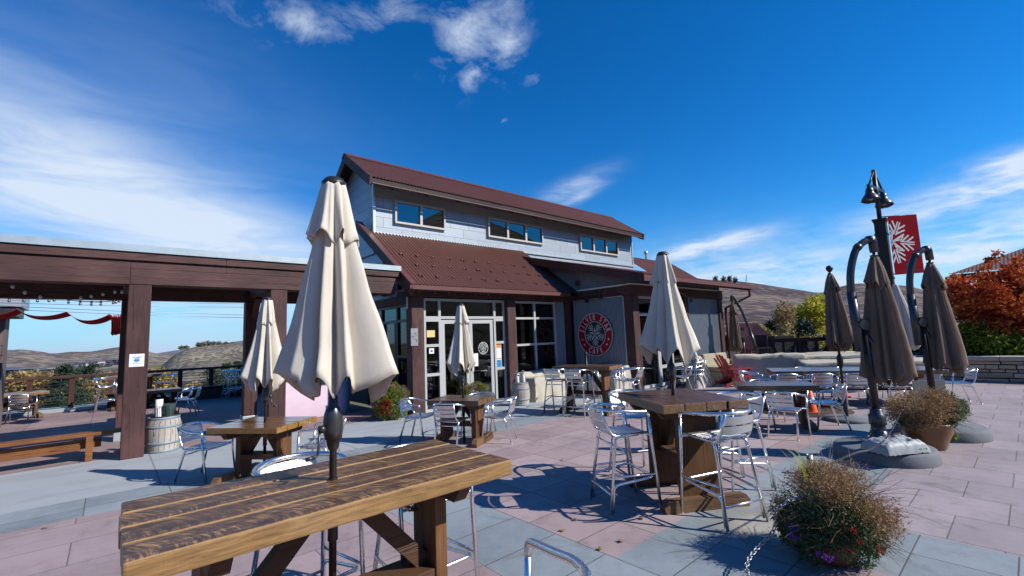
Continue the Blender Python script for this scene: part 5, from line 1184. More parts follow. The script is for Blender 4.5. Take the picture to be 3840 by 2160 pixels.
leaves('dry_foliage', [LEAF['dry'], LEAF['dry'], LEAF['gry']], 7000, 22, blob(cl(24, (.24*vr.x-.1*vf.x, .24*vr.y-.1*vf.y, .42), .17, .09, 1.5), .3), .024, fr, 3)
leaves('green_foliage', [LEAF['grn'], LEAF['ygr'], LEAF['gry']], 6000, 53, blob([(.28*math.cos(a), .28*math.sin(a), z, .09, .09, .09, 1) for a, z in [(2*PI*k/26, .10+.2*((k*7) % 5)/5) for k in range(26)]], .2), .034, fr, 2.0)
for q in range(26):
    e = -vf*rgc.uniform(.34, .40) + vr*rgc.uniform(-.2, .08); flowers(fr, LEAF['red'], 1, 60+q, (e.x, e.y, rgc.uniform(.12, .50)), (.01, .01, .01), .028, 20)
for q in range(26):
    e = -vf*rgc.uniform(.22, .34) - vr*rgc.uniform(.16, .36); flowers(fr, LEAF['pur'], 1, 90+q, (e.x, e.y, rgc.uniform(.30, .75)), (.01, .01, .01), .030, 20)
flowers(fr, LEAF['pnk'], 2, 25, (.10*vr.x-.2*vf.x, .10*vr.y-.2*vf.y, .80), (.03, .03, .03), .03, 18)
fs_ = thing('flower_pot', 'low flower pot with pink blooms directly in front of the door glass', 'flower pot', (7.02, 9.50, 0))
pot(fs_, .30, .2, .28, M_TERRA2)
leaves('green_foliage', [LEAF['grn'], LEAF['ygr'], LEAF['tan']], 5200, 31, blob(cl(26, (0, 0, .42), .30, .09, .55), .4), .035, fs_, 2)
flowers(fs_, LEAF['pnk'], 10, 32, (0, -.1, .5), (.22, .1, .06), .024, 14); flowers(fs_, LEAF['pur'], 5, 33, (-.2, 0, .52), (.1, .1, .05), .024, 14)
stems('twigs', LEAF['dry'], 90, 34, (0, 0, .4), .2, .26, fs_)
# ------------------------------------------------------------------ chain, stake, post stub, hanging sign, cement bag
mb = MB(); mb.box((0, 0, .32), (.045, .02, .64), Matrix.Rotation(.08, 3, 'Y'), .003); sk = onZ(2047, 1178, .60); tag(mb.build('wooden_stake', M_BENCH, None, (sk.x, sk.y, 0)), 'short orange wooden stake standing in the nearest flower pot', 'stake')
def chain(name, label, pts, link=.030, mat=None):
    P = spline(pts, 14); mb = MB(); acc = 0; i = 0; cur = P[0].copy(); L = [0]
    for a, b in zip(P, P[1:]): L.append(L[-1] + (b-a).length)
    n = int(L[-1]/(link*.78)); k = 0
    for q in range(n):
        s = q*link*.78
        while k < len(L)-2 and L[k+1] < s: k += 1
        f = (s-L[k])/max(1e-6, L[k+1]-L[k]); c = P[k].lerp(P[k+1], f); d = (P[k+1]-P[k]).normalized(); side = d.cross(Vector((0, 0, 1))).normalized(); upv = side.cross(d)
        e1 = side if q % 2 else upv
        mb.tube([c + d*(link*.5*math.cos(2*PI*j/9)) + e1*(link*.29*math.sin(2*PI*j/9)) for j in range(9)], .0034*link/.03*.9, 4, True)
    return tag(mb.build(name, mat or M_GUN), label, 'chain', 'chains strung between the flower pots')
pa = Vector((sk.x, sk.y, .58)); pb = Vector((8.45, 1.25, .72)); pm = onX(2190, 1130, 6.6)
chain('chain', 'dark chain hanging from the stake across to the far flower pot', [pa, onX(2150, 1140, 5.6), pm, onX(2235, 1095, 7.4), pb])
e = onZ(1962, 1275, .42); e2 = onZ(1920, 1365, .10)
chain('chain', 'dark chain drooping from the nearest flower pot to the bottom edge', [Vector((4.08, 1.2, .52)), e, onZ(1945, 1335, .22), onZ(1880, 1440, .10), Vector((3.0, .9, .06))], .046, M_STEEL)
ps = onZ(2078, 1188, 0); t = thing('post_stub', 'short grey steel tube rising behind the nearest flower pot', 'post', (6.35, 1.93, 0)); mb = MB(); mb.lathe([(.034, 0), (.034, .22), (.028, .22), (.028, .1)], 18, cap=False); mb.build('tube', M_STEEL, t)
mb = MB(); mb.lathe([(.014, 0), (.014, .03)], 8, (-.033, 0, .19), axis=Matrix.Rotation(-PI/2, 3, 'Y')); mb.build('bolt', M_BLACK, t)
cs = onX(2258, 1105, 7.55); t = thing('hanging_sign', 'small dark sign with a red stripe hanging on the chain', 'sign', cs, math.atan2(Rv.y, Rv.x)+.35)
mb = MB(); mb.box((0, 0, 0), (.15, .006, .16)); mb.build('plate', M_GUN, t); mb = MB()
for dz, w in ((.05, .11), (.03, .12), (.01, .10)): mb.box((0, -.004, dz), (w, .002, .009))
mb.build('lettering', M_STEEL, t); mb = MB(); mb.box((.01, -.004, -.03), (.10, .002, .022)); mb.build('stripe', M_ADIR, t)
t = thing('cement_bag', 'crumpled grey white cement bag lying on the concrete umbrella base', 'bag', (7.40, 1.30, .170), R(-32))
def bagf(u, v, s=1):
    x, y = (u-.5)*.62, (v-.5)*.38; e = (1-(2*u-1)**6)*(1-(2*v-1)**4)
    return Vector((x, y, s*(.135*max(0, e)**.35 + .02*e*noise.noise(Vector((x*9, y*9, 2))) + .016*noise.noise(Vector((x*26, y*26, 5))) + .02*(1-2*abs(noise.noise(Vector((x*8+3, y*12, 7)))))*e)))
mb = MB(); mb.grid(lambda u, v: bagf(u, v), 44, 30); mb.grid(lambda u, v: Vector(((u-.5)*.56, (v-.5)*.36, 0)), 2, 2); mb.build('sack', plain('paper_sack', (.33, .35, .345), .55, 0, .45, 9), t)
mb = MB(); X5 = Matrix.Translation((.20, -.187, .028)) @ XY_; mb.box((.20, -.184, .028), (.11, .003, .05)); mb.build('patch', plain('green_print', (.10, .28, .17), .5, 0, .1, 9), t)
mb = MB(); text_mesh(mb, '50', X5, .05, .001, 1, .001); mb.build('lettering', M_LETTER, t)
# ------------------------------------------------------------------ cones, menu board, grate
for x, y, l in ((10.75, 3.15, 'orange traffic cone by the dark brown table'), (13.55, 3.25, 'orange traffic cone under the very long table')):
    t = thing('traffic_cone', l, 'traffic cone', (x, y, 0), .3, 'orange traffic cones'); mb = MB(); mb.box((0, 0, .015), (.30, .30, .03), None, .008); mb.build('base', M_CONE, t)
    mb = MB(); mb.lathe([(.115, .03), (.03, .58), (.018, .585)], 20); mb.build('cone', M_CONE, t)
    mb = MB(); mb.lathe([(.0905, .20), (.0705, .32)], 20, cap=False); mb.build('band', M_LETTER, t)
t = thing('menu_board', 'plain grey green board standing by the right cantilever umbrella mast', 'board', (11.6, 1.42, 0), math.atan2(Rv.y, Rv.x)); mb = MB(); mb.box((0, 0, .42), (.60, .02, .46), Matrix.Rotation(.1, 3, 'X')); mb.build('panel', plain('board_grey', (.16, .17, .15), .7, 0, .1, 4), t)
mb = MB(); mb.beam((-.25, .05, 0), (-.25, .02, .4), .03, .03); mb.beam((.25, .05, 0), (.25, .02, .4), .03, .03); mb.build('stand', M_STEEL, t)
mb = MB(); mb.lathe([(.95, .0), (.93, .012), (.02, .012)], 40, cap=False)
for k in range(7): mb.lathe([(.12+.12*k, .013), (.13+.12*k, .022), (.15+.12*k, .022), (.16+.12*k, .013)], 40, cap=False)
tag(mb.build('tree_grate', plain('rusty_iron', (.07, .04, .028), .8, .3, .4, 20), None, (11.0, 3.45, 0)), 'round rusty iron tree grate in the paving by the traffic cone', 'grate')
# fallen leaves
rgl = random.Random(5); spots = [(2110, 1725), (2155, 1950), (2110, 1990), (2408, 1945), (2330, 2030), (2560, 1825), (3590, 1460), (3130, 1520), (2890, 1620), (1150, 2010), (170, 1980), (2250, 2060)]
mb0 = None
for i, (x, y) in enumerate(spots):
    p = onZ(x/SX, y/SX, .006); mb = MB(); s = .035; a = rgl.uniform(0, 6.28)
    poly = [(s*math.cos(a+k*PI/4)*(1 if k % 2 else .55), s*math.sin(a+k*PI/4)*(1 if k % 2 else .5)) for k in range(8)]
    mb.add([(q[0], q[1], .004+rgl.uniform(0, .012)) for q in poly], [tuple(range(8))]); tag(mb.build('fallen_leaf', LEAF['tan'], None, p), 'dry tan leaf lying on the paving', 'leaf', 'dry leaves on the paving')
# ------------------------------------------------------------------ covered furniture
def cover(name, label, x, y, rz, L, W, prof, seed, wr=.03, mat=None, group='tan covers over the terrace furniture', flare=.05):
    """draped cloth over a sofa; prof(v)->height for v across the depth (0 front .. 1 back)"""
    mb = MB(); nu, nv = 44, 40
    def f(u, v):
        # u along length incl. side drops, v across incl. front/back drops
        su = (u-.5)*2; sv = (v-.5)*2
        eu = max(0, (abs(su)-.66)/.34); ev = max(0, (abs(sv)-.64)/.36)
        xx = math.copysign(min(1, abs(su)/.66), su)*L/2; yy = math.copysign(min(1, abs(sv)/.64), sv)*W/2
        h = prof(min(1, max(0, yy/W+.5)))*(1+.05*noise.noise(Vector((xx*1.3, yy*1.3, seed))))
        drop = min(1, math.hypot(eu, ev) if eu and ev else max(eu, ev)); z = h*(1-drop)
        fx_ = flare*drop*(1+.9*math.sin(xx*9+yy*11+seed)); 
        if eu: xx += math.copysign(fx_, xx)
        if ev: yy += math.copysign(fx_, yy)
        n1 = noise.noise(Vector((xx*3.0+seed, yy*3.0, z*2))); n2 = noise.noise(Vector((xx*9, yy*9+seed, z*4)))
        g = 1-abs(n1)*2
        fd = .022*drop*math.sin((xx if ev else yy)*17 + 3*n1 + seed) + .012*drop*math.sin((xx if ev else yy)*41+seed*2)
        if ev: yy += math.copysign(fd, yy)
        if eu: xx += math.copysign(fd, xx)
        return Vector((xx + wr*.4*n2*(drop > 0), yy + wr*.5*n1*(drop > 0), max(.0, z + wr*.9*g*(1-drop)*abs(g) + wr*.35*n2)))
    mb.grid(f, nu, nv); o = mb.build(name, mat or M_COVER, None, (x, y, 0), R(rz)); return tag(o, label, 'furniture cover', group)
sofa = lambda hb, hs: (lambda v: hs + (hb-hs)*max(0, min(1, (v-.55)/.2)))
cover('covered_bench', 'tan covered bench under the dark window right of the doors', 9.75, 9.42, 0, 2.1, .72, sofa(.78, .62), 1, .028)
cover('covered_sofa', 'tan covered sofa against the sign wall behind the amber table', 10.75, 8.35, -88, 1.3, .8, sofa(.80, .55), 2, .035)
cover('covered_sofa', 'large rounded tan covered sofa between the red chair and the long table', 15.9, 5.75, -63, 2.0, 1.1, sofa(.72, .90), 3, .030)
cover('covered_sofa', 'long flat tan covered seat directly behind the very long table', 16.1, 3.3, -63, 3.1, .9, sofa(.74, .70), 4, .010, None, 'tan covers over the terrace furniture', .02)
cover('covered_sofa', 'rearmost long tan covered seat below the timber gates', 17.5, 4.1, -63, 3.4, .9, sofa(.88, .80), 5, .016, None, 'tan covers over the terrace furniture', .03)
t = thing('cloth_heap', 'crumpled heap of tan and white covers piled beside the red chair', 'cloth heap', (14.0, 7.12, 0))
rgh = random.Random(12)
for i, (x, y, L, W, h, m) in enumerate(((0, 0, 1.3, .7, .78, M_COVER), (-.25, -.05, .8, .6, .95, M_CREAM))):
    def hf(u, v, x=x, y=y, L=L, W=W, h=h, i=i):
        a = 2*PI*u; r_ = v; n1 = noise.fractal(Vector((math.cos(a)*1.4*r_+i*7, math.sin(a)*1.4*r_, i)), 1, 2, 4); g = 1-abs(noise.noise(Vector((math.cos(a)*3*r_, math.sin(a)*3*r_, i+9))))*2
        return Vector((x + L/2*r_*math.cos(a)*(1+.1*math.sin(7*a)*r_), y + W/2*r_*math.sin(a)*(1+.1*math.sin(5*a)*r_), max(0, h*(1-r_**3)*(1+.35*n1) + .06*g*(1-r_))))
    mb = MB(); mb.grid(hf, 48, 22); mb.build('cover_cloth', m, t)
t = thing('outdoor_sofa', 'open outdoor sofa with tan cushions between the cloth heap and the taupe umbrella', 'sofa', (15.65, 7.05, 0), R(-8))
mb = MB(); mb.box((0, 0, .22), (1.5, .8, .30), None, .03); mb.build('frame', M_CUSH, t)
for s in (-1, 1): mb = MB(); mb.box((s*.37, -.05, .46), (.72, .68, .16), None, .05); mb.build('seat_cushion', M_CUSH, t)
for s in (-1, 1): mb = MB(); mb.box((s*.37, .30, .72), (.72, .18, .46), Matrix.Rotation(-.15, 3, 'X'), .06); mb.build('back_cushion', M_CUSH, t)
mb = MB(); mb.box((.82, 0, .42), (.16, .82, .56), None, .05); mb.build('arm', M_CUSH, t)
def adirondack(label, x, y, facing):
    t = thing('adirondack_chair', label, 'chair', (x, y, 0), R(facing-90), 'red slatted garden chairs')
    mb = MB()
    for k in range(5):
        a = (k-2); w = .095; b = Vector((a*.098, -.10, .30)); e = Vector((a*.125, -.42, .98-.03*a*a)); mb.beam(b, e, w, .018, (0, 1, .3), .004)
    mb.beam((-.26, -.22, .58), (.26, -.22, .58), .02, .06); mb.beam((-.27, -.12, .33), (.27, -.12, .33), .03, .08); mb.build('backrest', M_ADIR, t)
    mb = MB()
    for k in range(6): mb.beam((-.26, -.10+k*.095, .29+.017*k), (.26, -.10+k*.095, .29+.017*k), .085, .018, (0, 0, 1), .003)
    mb.build('seat', M_ADIR, t)
    for s in (-1, 1):
        mb = MB(); mb.prism([(s*.27, .42, .40), (s*.27, -.45, .02), (s*.27, -.45, .10), (s*.27, .40, .30), (s*.27, .42, .30)], (s, 0, 0), .025); mb.beam((s*.285, .36, 0), (s*.285, .36, .52), .08, .025, (1, 0, 0)); mb.build('leg', M_ADIR, t)
        mb = MB(); mb.prism([(s*.22, .44, .53), (s*.36, .44, .53), (s*.36, .10, .53), (s*.31, -.34, .53), (s*.25, -.34, .53)], (0, 0, 1), .022); mb.build('arm', M_ADIR, t)
adirondack('front red slatted garden chair beside the cloth heap', 14.55, 6.30, -30)
adirondack('rear red slatted garden chair under the far taupe umbrella', 17.9, 7.35, 170)
# ------------------------------------------------------------------ stone wall on the right
sw = thing('stone_wall', 'low dry stone wall with pale cap slabs along the right edge of the terrace', 'wall', (18.6, -2, 0))
STONE = NT('sandstone'); o = STONE.co(); n = STONE.noise(o, 3, 6, .65); g = STONE.n('NewGeometry')
c = STONE.mix(g.outputs['Random Per Island'], (.42, .33, .23), (.68, .56, .42)); c = STONE.mix(STONE.math('MULTIPLY', n, .55), c, (.24, .18, .13)); c = STONE.mix(STONE.ramp(STONE.noise(o, 1.1, 3), [(.62, 0), (.72, .6)]), c, (.33, .15, .05))
STONE.out(c, .9, 0, STONE.bump(STONE.noise(o, 14, 5), .6, .02)); M_STONE = STONE.m
rgs = random.Random(21); mb = MB(); z = 0.0
for row, hh in enumerate((.105, .15, .09, .13, .10)):
    y = -9.0 + rgs.uniform(-.3, 0)
    while y < 4.6:
        L = rgs.uniform(.22, .95); ww = .45; dx = rgs.uniform(0, .07); d = rgs.uniform(.012, .026); h2 = hh*rgs.uniform(.90, 1.0)
        if rgs.random() < .22 and hh > .12:
            mb.box((18.6+ww/2+dx-.02, y+L/2, z+h2*.27), (ww, L-d, h2*.54-d*.6), Matrix.Rotation(rgs.uniform(-.02, .02), 3, 'X'), .014); mb.box((18.6+ww/2+dx, y+L*.45, z+h2*.77), (ww, L*.9-d, h2*.46-d*.6), Matrix.Rotation(rgs.uniform(-.03, .03), 3, 'X'), .014)
        else: mb.box((18.6+ww/2+dx-.02, y+L/2, z+h2/2), (ww, L-d, h2-d), Matrix.Rotation(rgs.uniform(-.03, .03), 3, 'X'), .018)
        y += L
    z += hh
o = mb.build('stone_courses', M_STONE, sw); o.location = (-18.6, 2, 0)
mb = MB(); mb.bb(18.68, 19.0, -9, 4.5, 0, .565); o = mb.build('core', M_BLACK, sw); o.location = (-18.6, 2, 0)
mb = MB(); y = -9
while y < 4.5: L = rgs.uniform(.9, 1.4); mb.bb(18.55, 19.08, y+.006, y+L-.006, .578, .70, .012); y += L
o = mb.build('cap_slabs', plain('cap_stone', (.40, .37, .32), .8, 0, .2, 4, .4), sw); o.location = (-18.6, 2, 0)
mb = MB(); mb.bb(19.1, 34, -9, 12, -3.4, .48); tag(mb.build('planting_bed', M_SOIL), kind='structure')
# ------------------------------------------------------------------ timber gates, railing, house and building on the right
def fence_at(p0, p1): return (p1-p0)
t = thing('timber_gate', 'brown timber gate pair with diagonal braces and wire mesh on the right', 'gate', onD(2015, 905, 22).to_2d().to_3d(), math.atan2(Rv.y, Rv.x)-.35)
hz = onD(2015, 850, 22).z
for s in (-1, 1):
    mb = MB(); cx = s*.58
    mb.box((cx, 0, hz-.07), (1.12, .09, .16)); mb.box((cx, 0, .12), (1.12, .09, .16))
    for k in (-1, 1): mb.box((cx+k*.51, 0, hz/2), (.12, .088, hz))
    mb.box((cx, 0, hz/2), (.09, .08, hz)); mb.beam((cx-.46, 0, hz-.15), (cx-.03, 0, .2), .07, .09); mb.beam((cx+.46, 0, hz-.15), (cx+.03, 0, .2), .07, .09); mb.build('gate_leaf', M_RAILZ, t)
    mb = MB()
    for k in range(14): mb.box((cx, .0, .25+k*(hz-.5)/14), (1.0, .01, .012))
    mb.build('wire_mesh', M_STEEL, t)
for x in (-1.35, 1.35): mb = MB(); mb.box((x, .1, hz/2+.1), (.42, .42, hz+.2), None, .02); mb.build('post', TZ, t)
for i, (px, w) in enumerate(((1970, .9), (2108, .55), (2040, .5))):
    p = onD(px, 905, 23.5); q = onD(px, 844 + 4*i, 23.5); mb = MB(); mb.box((0, 0, q.z/2), (w, .5, q.z), Matrix.Rotation(YAW, 3, 'Z'), .02); tag(mb.build('timber_pier', TD, None, (p.x, p.y, 0)), ['broad dark timber pier left of the gates', 'dark timber pier behind the left taupe umbrella', 'narrow dark timber pier between the gate leaves'][i], 'pier')
t = thing('cross_trellis', 'dark crossed timber brace fence behind the left taupe umbrella', 'fence', onD(2150, 905, 22.5).to_2d().to_3d(), YAW)
mb = MB()
for k in range(6): mb.beam((k*1.05-.9, 0, .05), (k*1.05+.15, 0, 1.25), .09, .12); mb.beam((k*1.05-.9, .0, 1.25), (k*1.05+.15, .0, .05), .088, .118)
mb.box((2.2, 0, 1.33), (6.6, .13, .13)); mb.build('braces', TD, t)
for k in range(7): mb = MB(); mb.box((k*1.05-.95, 0, .68), (.14, .14, 1.36)); mb.build('post', TD, t)
t = thing('steel_railing', 'short black steel railing beside the far taupe umbrella', 'railing', onD(1910, 905, 20).to_2d().to_3d(), YAW)
zt = onD(1910, 876, 20).z; mb = MB(); mb.box((0, 0, zt), (1.0, .06, .06)); mb.box((0, 0, .1), (1.0, .05, .05))
for k in range(9): mb.box((-.48+k*.12, 0, zt/2), (.025, .025, zt))
mb.build('bars', M_BLACK, t)
hs = thing('red_roofed_house', 'low house with a plain rust red roof beyond the cafe wing', 'house', (29, 10, 0))
a, b = onD(1859, 813, 30), onD(1903, 813, 30); c_, d_ = onD(1962, 862, 29), onD(1845, 890, 29)
mb = MB(); up_ = Vector((0, 0, 1)); e1 = onD(1962, 912, 29); mb.add([a, b, c_, e1, d_], [(0, 1, 2, 3, 4)]); dd_ = Vector((Fv.x, Fv.y, 0)).normalized()*5
mb.add([a, b, b+dd_-up_*2, a+dd_-up_*2], [(0, 1, 2, 3)]); mb.add([b, c_, c_+dd_*1.2, b+dd_-up_*2], [(0, 1, 2, 3)]); o = mb.build('roof', plain('plain_red_roof', (.15, .045, .045), .6, 0, .15, 1), hs); o.location = (-29, -10, 0)
mb = MB(); w0 = onD(1850, 905, 29.3); w1 = onD(1955, 905, 29.3); mb.add([w0-up_*3, w1-up_*3, w1+up_*.2, w0+up_*.2], [(0, 1, 2, 3)]); mb.add([w0-up_*3, w0+dd_-up_*3, w0+dd_+up_*.2, w0+up_*.2], [(0, 1, 2, 3)]); o = mb.build('wall', plain('red_wall', (.16, .05, .05), .7), hs); o.location = (-29, -10, 0)
bb_ = thing('right_building', 'brown building with a faded corrugated roof behind the red leaved tree', 'building', (27, 0, 0))
bo = Vector((27, 0, 0)); ea, eb = onX(2386, 690, 24.5), onX(2576, 652, 24.5)
zE = ea.z; yE = ea.y; rise = Vector((6, 0, 2.0))
def on_plane(px, py):   # slope rising away from the eave
    d = ray(px, py); n = Vector((rise.z, 0, -rise.x)); tt = (Vector((24.5, 0, zE))-CAM).dot(n)/d.dot(n); return CAM+d*tt
mb = MB(); e0 = Vector((24.5, yE, zE)); corr_sheet(mb, e0 - Vector((0, 9, 0)), (0, 1, 0), 9, rise, rise.length, (-rise.z, 0, rise.x), PIT, .009, clip=lambda s: (0, max(.02, min(1, (1-s)*9/4.2)))); o = mb.build('roof', M_ROOF2, bb_); o.location = -bo
mb = MB(); mb.bb(24.52, 24.6, yE-9, yE-.02, zE-.30, zE-.03); o = mb.build('eave_board', TD, bb_); o.location = -bo
mb = MB(); mb.bb(25.4, 31, yE-9.2, yE-.7, 0, zE-.15); o = mb.build('wall', TD, bb_); o.location = -bo
mb = MB(); mb.bb(25.35, 25.42, yE-5, yE-1.5, 1.3, 2.4); mb.bb(25.3, 25.4, yE-8, yE-.9, 2.55, 2.68); o = mb.build('window_band', M_FLASH, bb_); o.location = -bo
# ------------------------------------------------------------------ trees and shrubs
def tree(name, label, cat, base, h, crown, mats, n, size, seed, trunk_r=.08, limbs=6, group=None, elong=1.8, trunk_h=None, inner=.2, tm=None):
    """crown: list of clumps relative to base"""
    t = thing(name, label, cat, base, 0, group); rg = random.Random(seed); mb = MB(); th = trunk_h or h*.45
    mb.tube([(0, 0, -.1), (rg.uniform(-.05, .05)*h*.2, rg.uniform(-.05, .05)*h*.2, th*.5), (rg.uniform(-.05, .05)*h*.3, 0, th)], [trunk_r, trunk_r*.75, trunk_r*.5], 8)
    for k in range(limbs):
        c = crown[rg.randrange(len(crown))]; s = Vector((0, 0, th*rg.uniform(.35, .95))); e = Vector(c[:3]); m = (s+e)/2 + Vector((rg.uniform(-.1, .1)*h*.3, rg.uniform(-.1, .1)*h*.3, .05*h))
        mb.tube([s, m, e], [trunk_r*.45, trunk_r*.28, trunk_r*.10], 6)
    mb.build('trunk', tm or M_TRUNK, t)
    leaves('crown', mats, n, seed, blob(crown, inner), size, t, elong, None, None, .25)
    return t
def rcl(n, rx, ry, z0, z1, r0, r1, seed, taper=0.0):
    rg = random.Random(seed); out = []
    for i in range(n):
        f = rg.random(); z = z0+(z1-z0)*f; a = rg.uniform(0, 2*PI); q = math.sqrt(rg.random())*(1-taper*f); r_ = rg.uniform(r0, r1)*(1-.5*taper*f)
        out.append((rx*q*math.cos(a), ry*q*math.sin(a), z, r_, r_, r_*.75, r_**2))
    return out
# maple with red autumn leaves: wide low crown
mb_ = Vector((20.6, -1.3, .45)); M_ = []
rgm = random.Random(77)
def addc(px, py, dist, r_, k=1):
    for i in range(k):
        p = onD(px+rgm.uniform(-9, 9), py+rgm.uniform(-7, 7), dist+rgm.uniform(-1.3, 1.3)) - mb_; q = r_*rgm.uniform(.6, 1.2); M_.append((p.x, p.y, p.z, q, q, q*.8, q*q))
for px, py, r_ in ((2400, 722, .26), (2418, 712, .28), (2440, 735, .33), (2470, 745, .38), (2500, 735, .40), (2530, 720, .42), (2560, 705, .45), (2410, 760, .3), (2440, 775, .36), (2475, 790, .38), (2510, 785, .42), (2545, 770, .45), (2580, 760, .5), (2425, 800, .26), (2455, 812, .26), (2500, 820, .3), (2540, 815, .32), (2575, 805, .4), (2470, 690, .15), (2450, 700, .14), (2620, 780, .55), (2385, 760, .15), (2380, 730, .12), (2365, 790, .12), (2660, 720, .7), (2480, 668, .10), (2495, 655, .11), (2510, 640, .08), (2545, 672, .16), (2570, 655, .16), (2585, 700, .35)): addc(px, py, 20.5, r_*1.15, 2)
mp = tree('maple_tree', 'small maple tree with red and orange autumn leaves behind the stone wall', 'tree', mb_, 3.2, M_, [LEAF['map1'], LEAF['map1'], LEAF['map2']], 15000, .115, 5, .09, 12, None, 1.5, 1.5, .1)
def shrub(name, label, pts, base_d, mats, n, size, seed, group=None, elong=1.8, dz=.5):
    rg = random.Random(seed); P = [(onD(x, y, base_d+rg.uniform(-dz, dz)), r_) for x, y, r_ in pts]; bx = sum(p.x for p, _ in P)/len(P); by = sum(p.y for p, _ in P)/len(P); zb = min(p.z-r_*.8 for p, r_ in P)
    b = Vector((bx, by, zb)); t = thing(name, label, 'shrub' if 'shrub' in name or 'bush' in name else 'tree', b, 0, group)
    cr = [((p-b).x, (p-b).y, (p-b).z, r_, r_, r_*.85, r_*r_) for p, r_ in P]
    mb = MB()
    for k in range(min(12, len(cr))): c = cr[k]; mb.tube([(rg.uniform(-.1, .1), rg.uniform(-.1, .1), -.15), (c[0]*.5, c[1]*.5, c[2]*.4), c[:3]], [.03*base_d/20, .02*base_d/20, .008*base_d/20], 5)
    mb.build('stems', M_TRUNK, t); leaves('foliage', mats, n, seed, blob(cr, .2), size, t, elong, None, None, .25); return t
shrub('green_shrub', 'glossy yellow green shrub under the maple behind the stone wall', [(2440, 860, .38), (2460, 835, .36), (2490, 860, .42), (2520, 870, .42), (2550, 880, .4), (2475, 885, .34), (2450, 890, .3), (2435, 825, .25), (2500, 840, .36), (2530, 845, .3)], 19.7, [LEAF['bsh'], LEAF['bsh'], LEAF['ygr']], 6500, .10, 41, elong=1.7)
shrub('dark_shrub', 'dark shrub mass at the right edge behind the stone wall', [(2580, 850, .7), (2600, 880, .7), (2560, 895, .4)], 22, [LEAF['bsh'], LEAF['spr']], 2600, .12, 42, elong=1.7)
shrub('poplar_tree', 'bright yellow green poplar tree in the gap beside the left taupe umbrella', [(2050, 775, .9), (2058, 760, .75), (2040, 800, 1.0), (2056, 810, 1.0), (2020, 785, .7), (2012, 805, .8), (2005, 825, .7), (2030, 840, .9), (2060, 850, 1.0), (2072, 790, .9), (1996, 800, .4)], 42, [LEAF['yel'], LEAF['yel'], LEAF['ygr']], 5200, .24, 43, dz=1)
shrub('poplar_tree', 'yellow leaved tree glimpsed between the two curved umbrellas', [(2268, 800, .8), (2262, 830, .9), (2275, 850, .9), (2285, 815, .7), (2266, 775, .5)], 38, [LEAF['yel'], LEAF['ygr']], 2600, .24, 44, dz=1)
shrub('bluegreen_spruce', 'dark blue green conifer in front of the yellow poplar', [(2025, 818, .45), (2022, 835, .6), (2026, 852, .8), (2016, 865, .8), (2034, 868, .8)], 36, [LEAF['spr']], 4200, .24, 45, dz=.5, elong=3)
shrub('bare_tree', 'thin tan leaved tree left of the yellow poplar', [(1972, 770, .5), (1968, 790, .65), (1978, 805, .7), (1960, 815, .6), (1985, 830, .7), (1972, 845, .8), (1990, 780, .4)], 39, [LEAF['tan']], 1700, .22, 46, dz=1)
shrub('dark_spruce', 'small dark spruce left of the thin tan tree', [(1938, 818, .4), (1936, 832, .6), (1940, 846, .75), (1928, 852, .6), (1950, 858, .7)], 40, [LEAF['spr']], 3000, .24, 47, dz=.5, elong=3)
shrub('scrub_shrub', 'band of yellow tan scrub in front of the conifers on the right', [(1915, 845, .7), (1930, 868, .8), (1955, 872, .9), (1975, 868, .8), (2000, 862, .9), (2010, 878, .8), (2045, 872, .9), (1905, 830, .5), (2075, 868, .8), (2095, 880, .8), (2130, 885, .8), (2160, 890, .8)], 34, [LEAF['tan'], LEAF['ygr'], LEAF['tan']], 7000, .20, 48, dz=1.5)
shrub('scrub_shrub', 'green and yellow bush seen under the left taupe umbrella', [(2085, 885, .4), (2105, 895, .4), (2130, 893, .4), (2150, 898, .35), (2070, 895, .3), (2120, 905, .4)], 24.5, [LEAF['ygr'], LEAF['bsh'], LEAF['yel']], 3200, .12, 49, dz=.8)
shrub('scrub_shrub', 'dark green bush between the lamp post and the right umbrella', [(2262, 850, .5), (2285, 865, .5), (2300, 850, .4), (2270, 880, .5), (2255, 815, .4)], 27, [LEAF['bsh'], LEAF['tan']], 2600, .14, 50, dz=.8)
# conifers and autumn bushes below the terrace on the left
def spruce(label, px, apex, foot, dist, wid, seed, n=7000):
    top = onD(px, apex, dist); bot = onD(px, foot, dist); h = top.z-bot.z; base = Vector((top.x, top.y, bot.z)); rg = random.Random(seed)
    t = thing('spruce_tree', label, 'tree', base, 0, 'spruces below the terrace'); mb = MB(); mb.tube([(0, 0, -.3), (0, 0, h*.96)], [h*.022, .01], 6)
    cr = []; lv = 17
    for k in range(lv):
        f = k/lv; r_ = wid*(1-f)**.85 + .05
        for j in range(max(4, int(11*(1-f)))):
            a = rg.uniform(0, 2*PI); L = r_*rg.uniform(.7, 1.1); z = h*(f*.95+.03)
            mb.tube([(0, 0, z+.06*h/lv), (L*math.cos(a), L*math.sin(a), z-.12*L)], [h*.005, .004], 4, cap=False)
            for q in (.45, .75, 1.0): cr.append((L*q*math.cos(a), L*q*math.sin(a), z-.12*L*q, .10*wid+.10*L, .10*wid+.10*L, .05*wid, 1))
    mb.build('trunk', M_TRUNK, t); leaves('crown', [LEAF['spr']], n, seed, blob(cr, .1), .045*h+.05, t, 4, None, None, .3); return t
spruce('large dark spruce below the railing left of the pergola post', 164, 914, 1062, 31, 1.9, 1, 9000)
spruce('pointed spruce rising above the railing right of the large one', 228, 912, 1020, 38, 1.7, 2, 6000)
spruce('smallest spruce between the two taller ones', 192, 926, 1010, 40, 1.0, 3, 3000)
spruce('blue spruce above the railing in the middle bay', 530, 922, 1030, 33, 1.6, 4, 6000)
spruce('spruce at the right of the middle bay behind the stacked stools', 572, 910, 1020, 36, 1.6, 5, 6000)
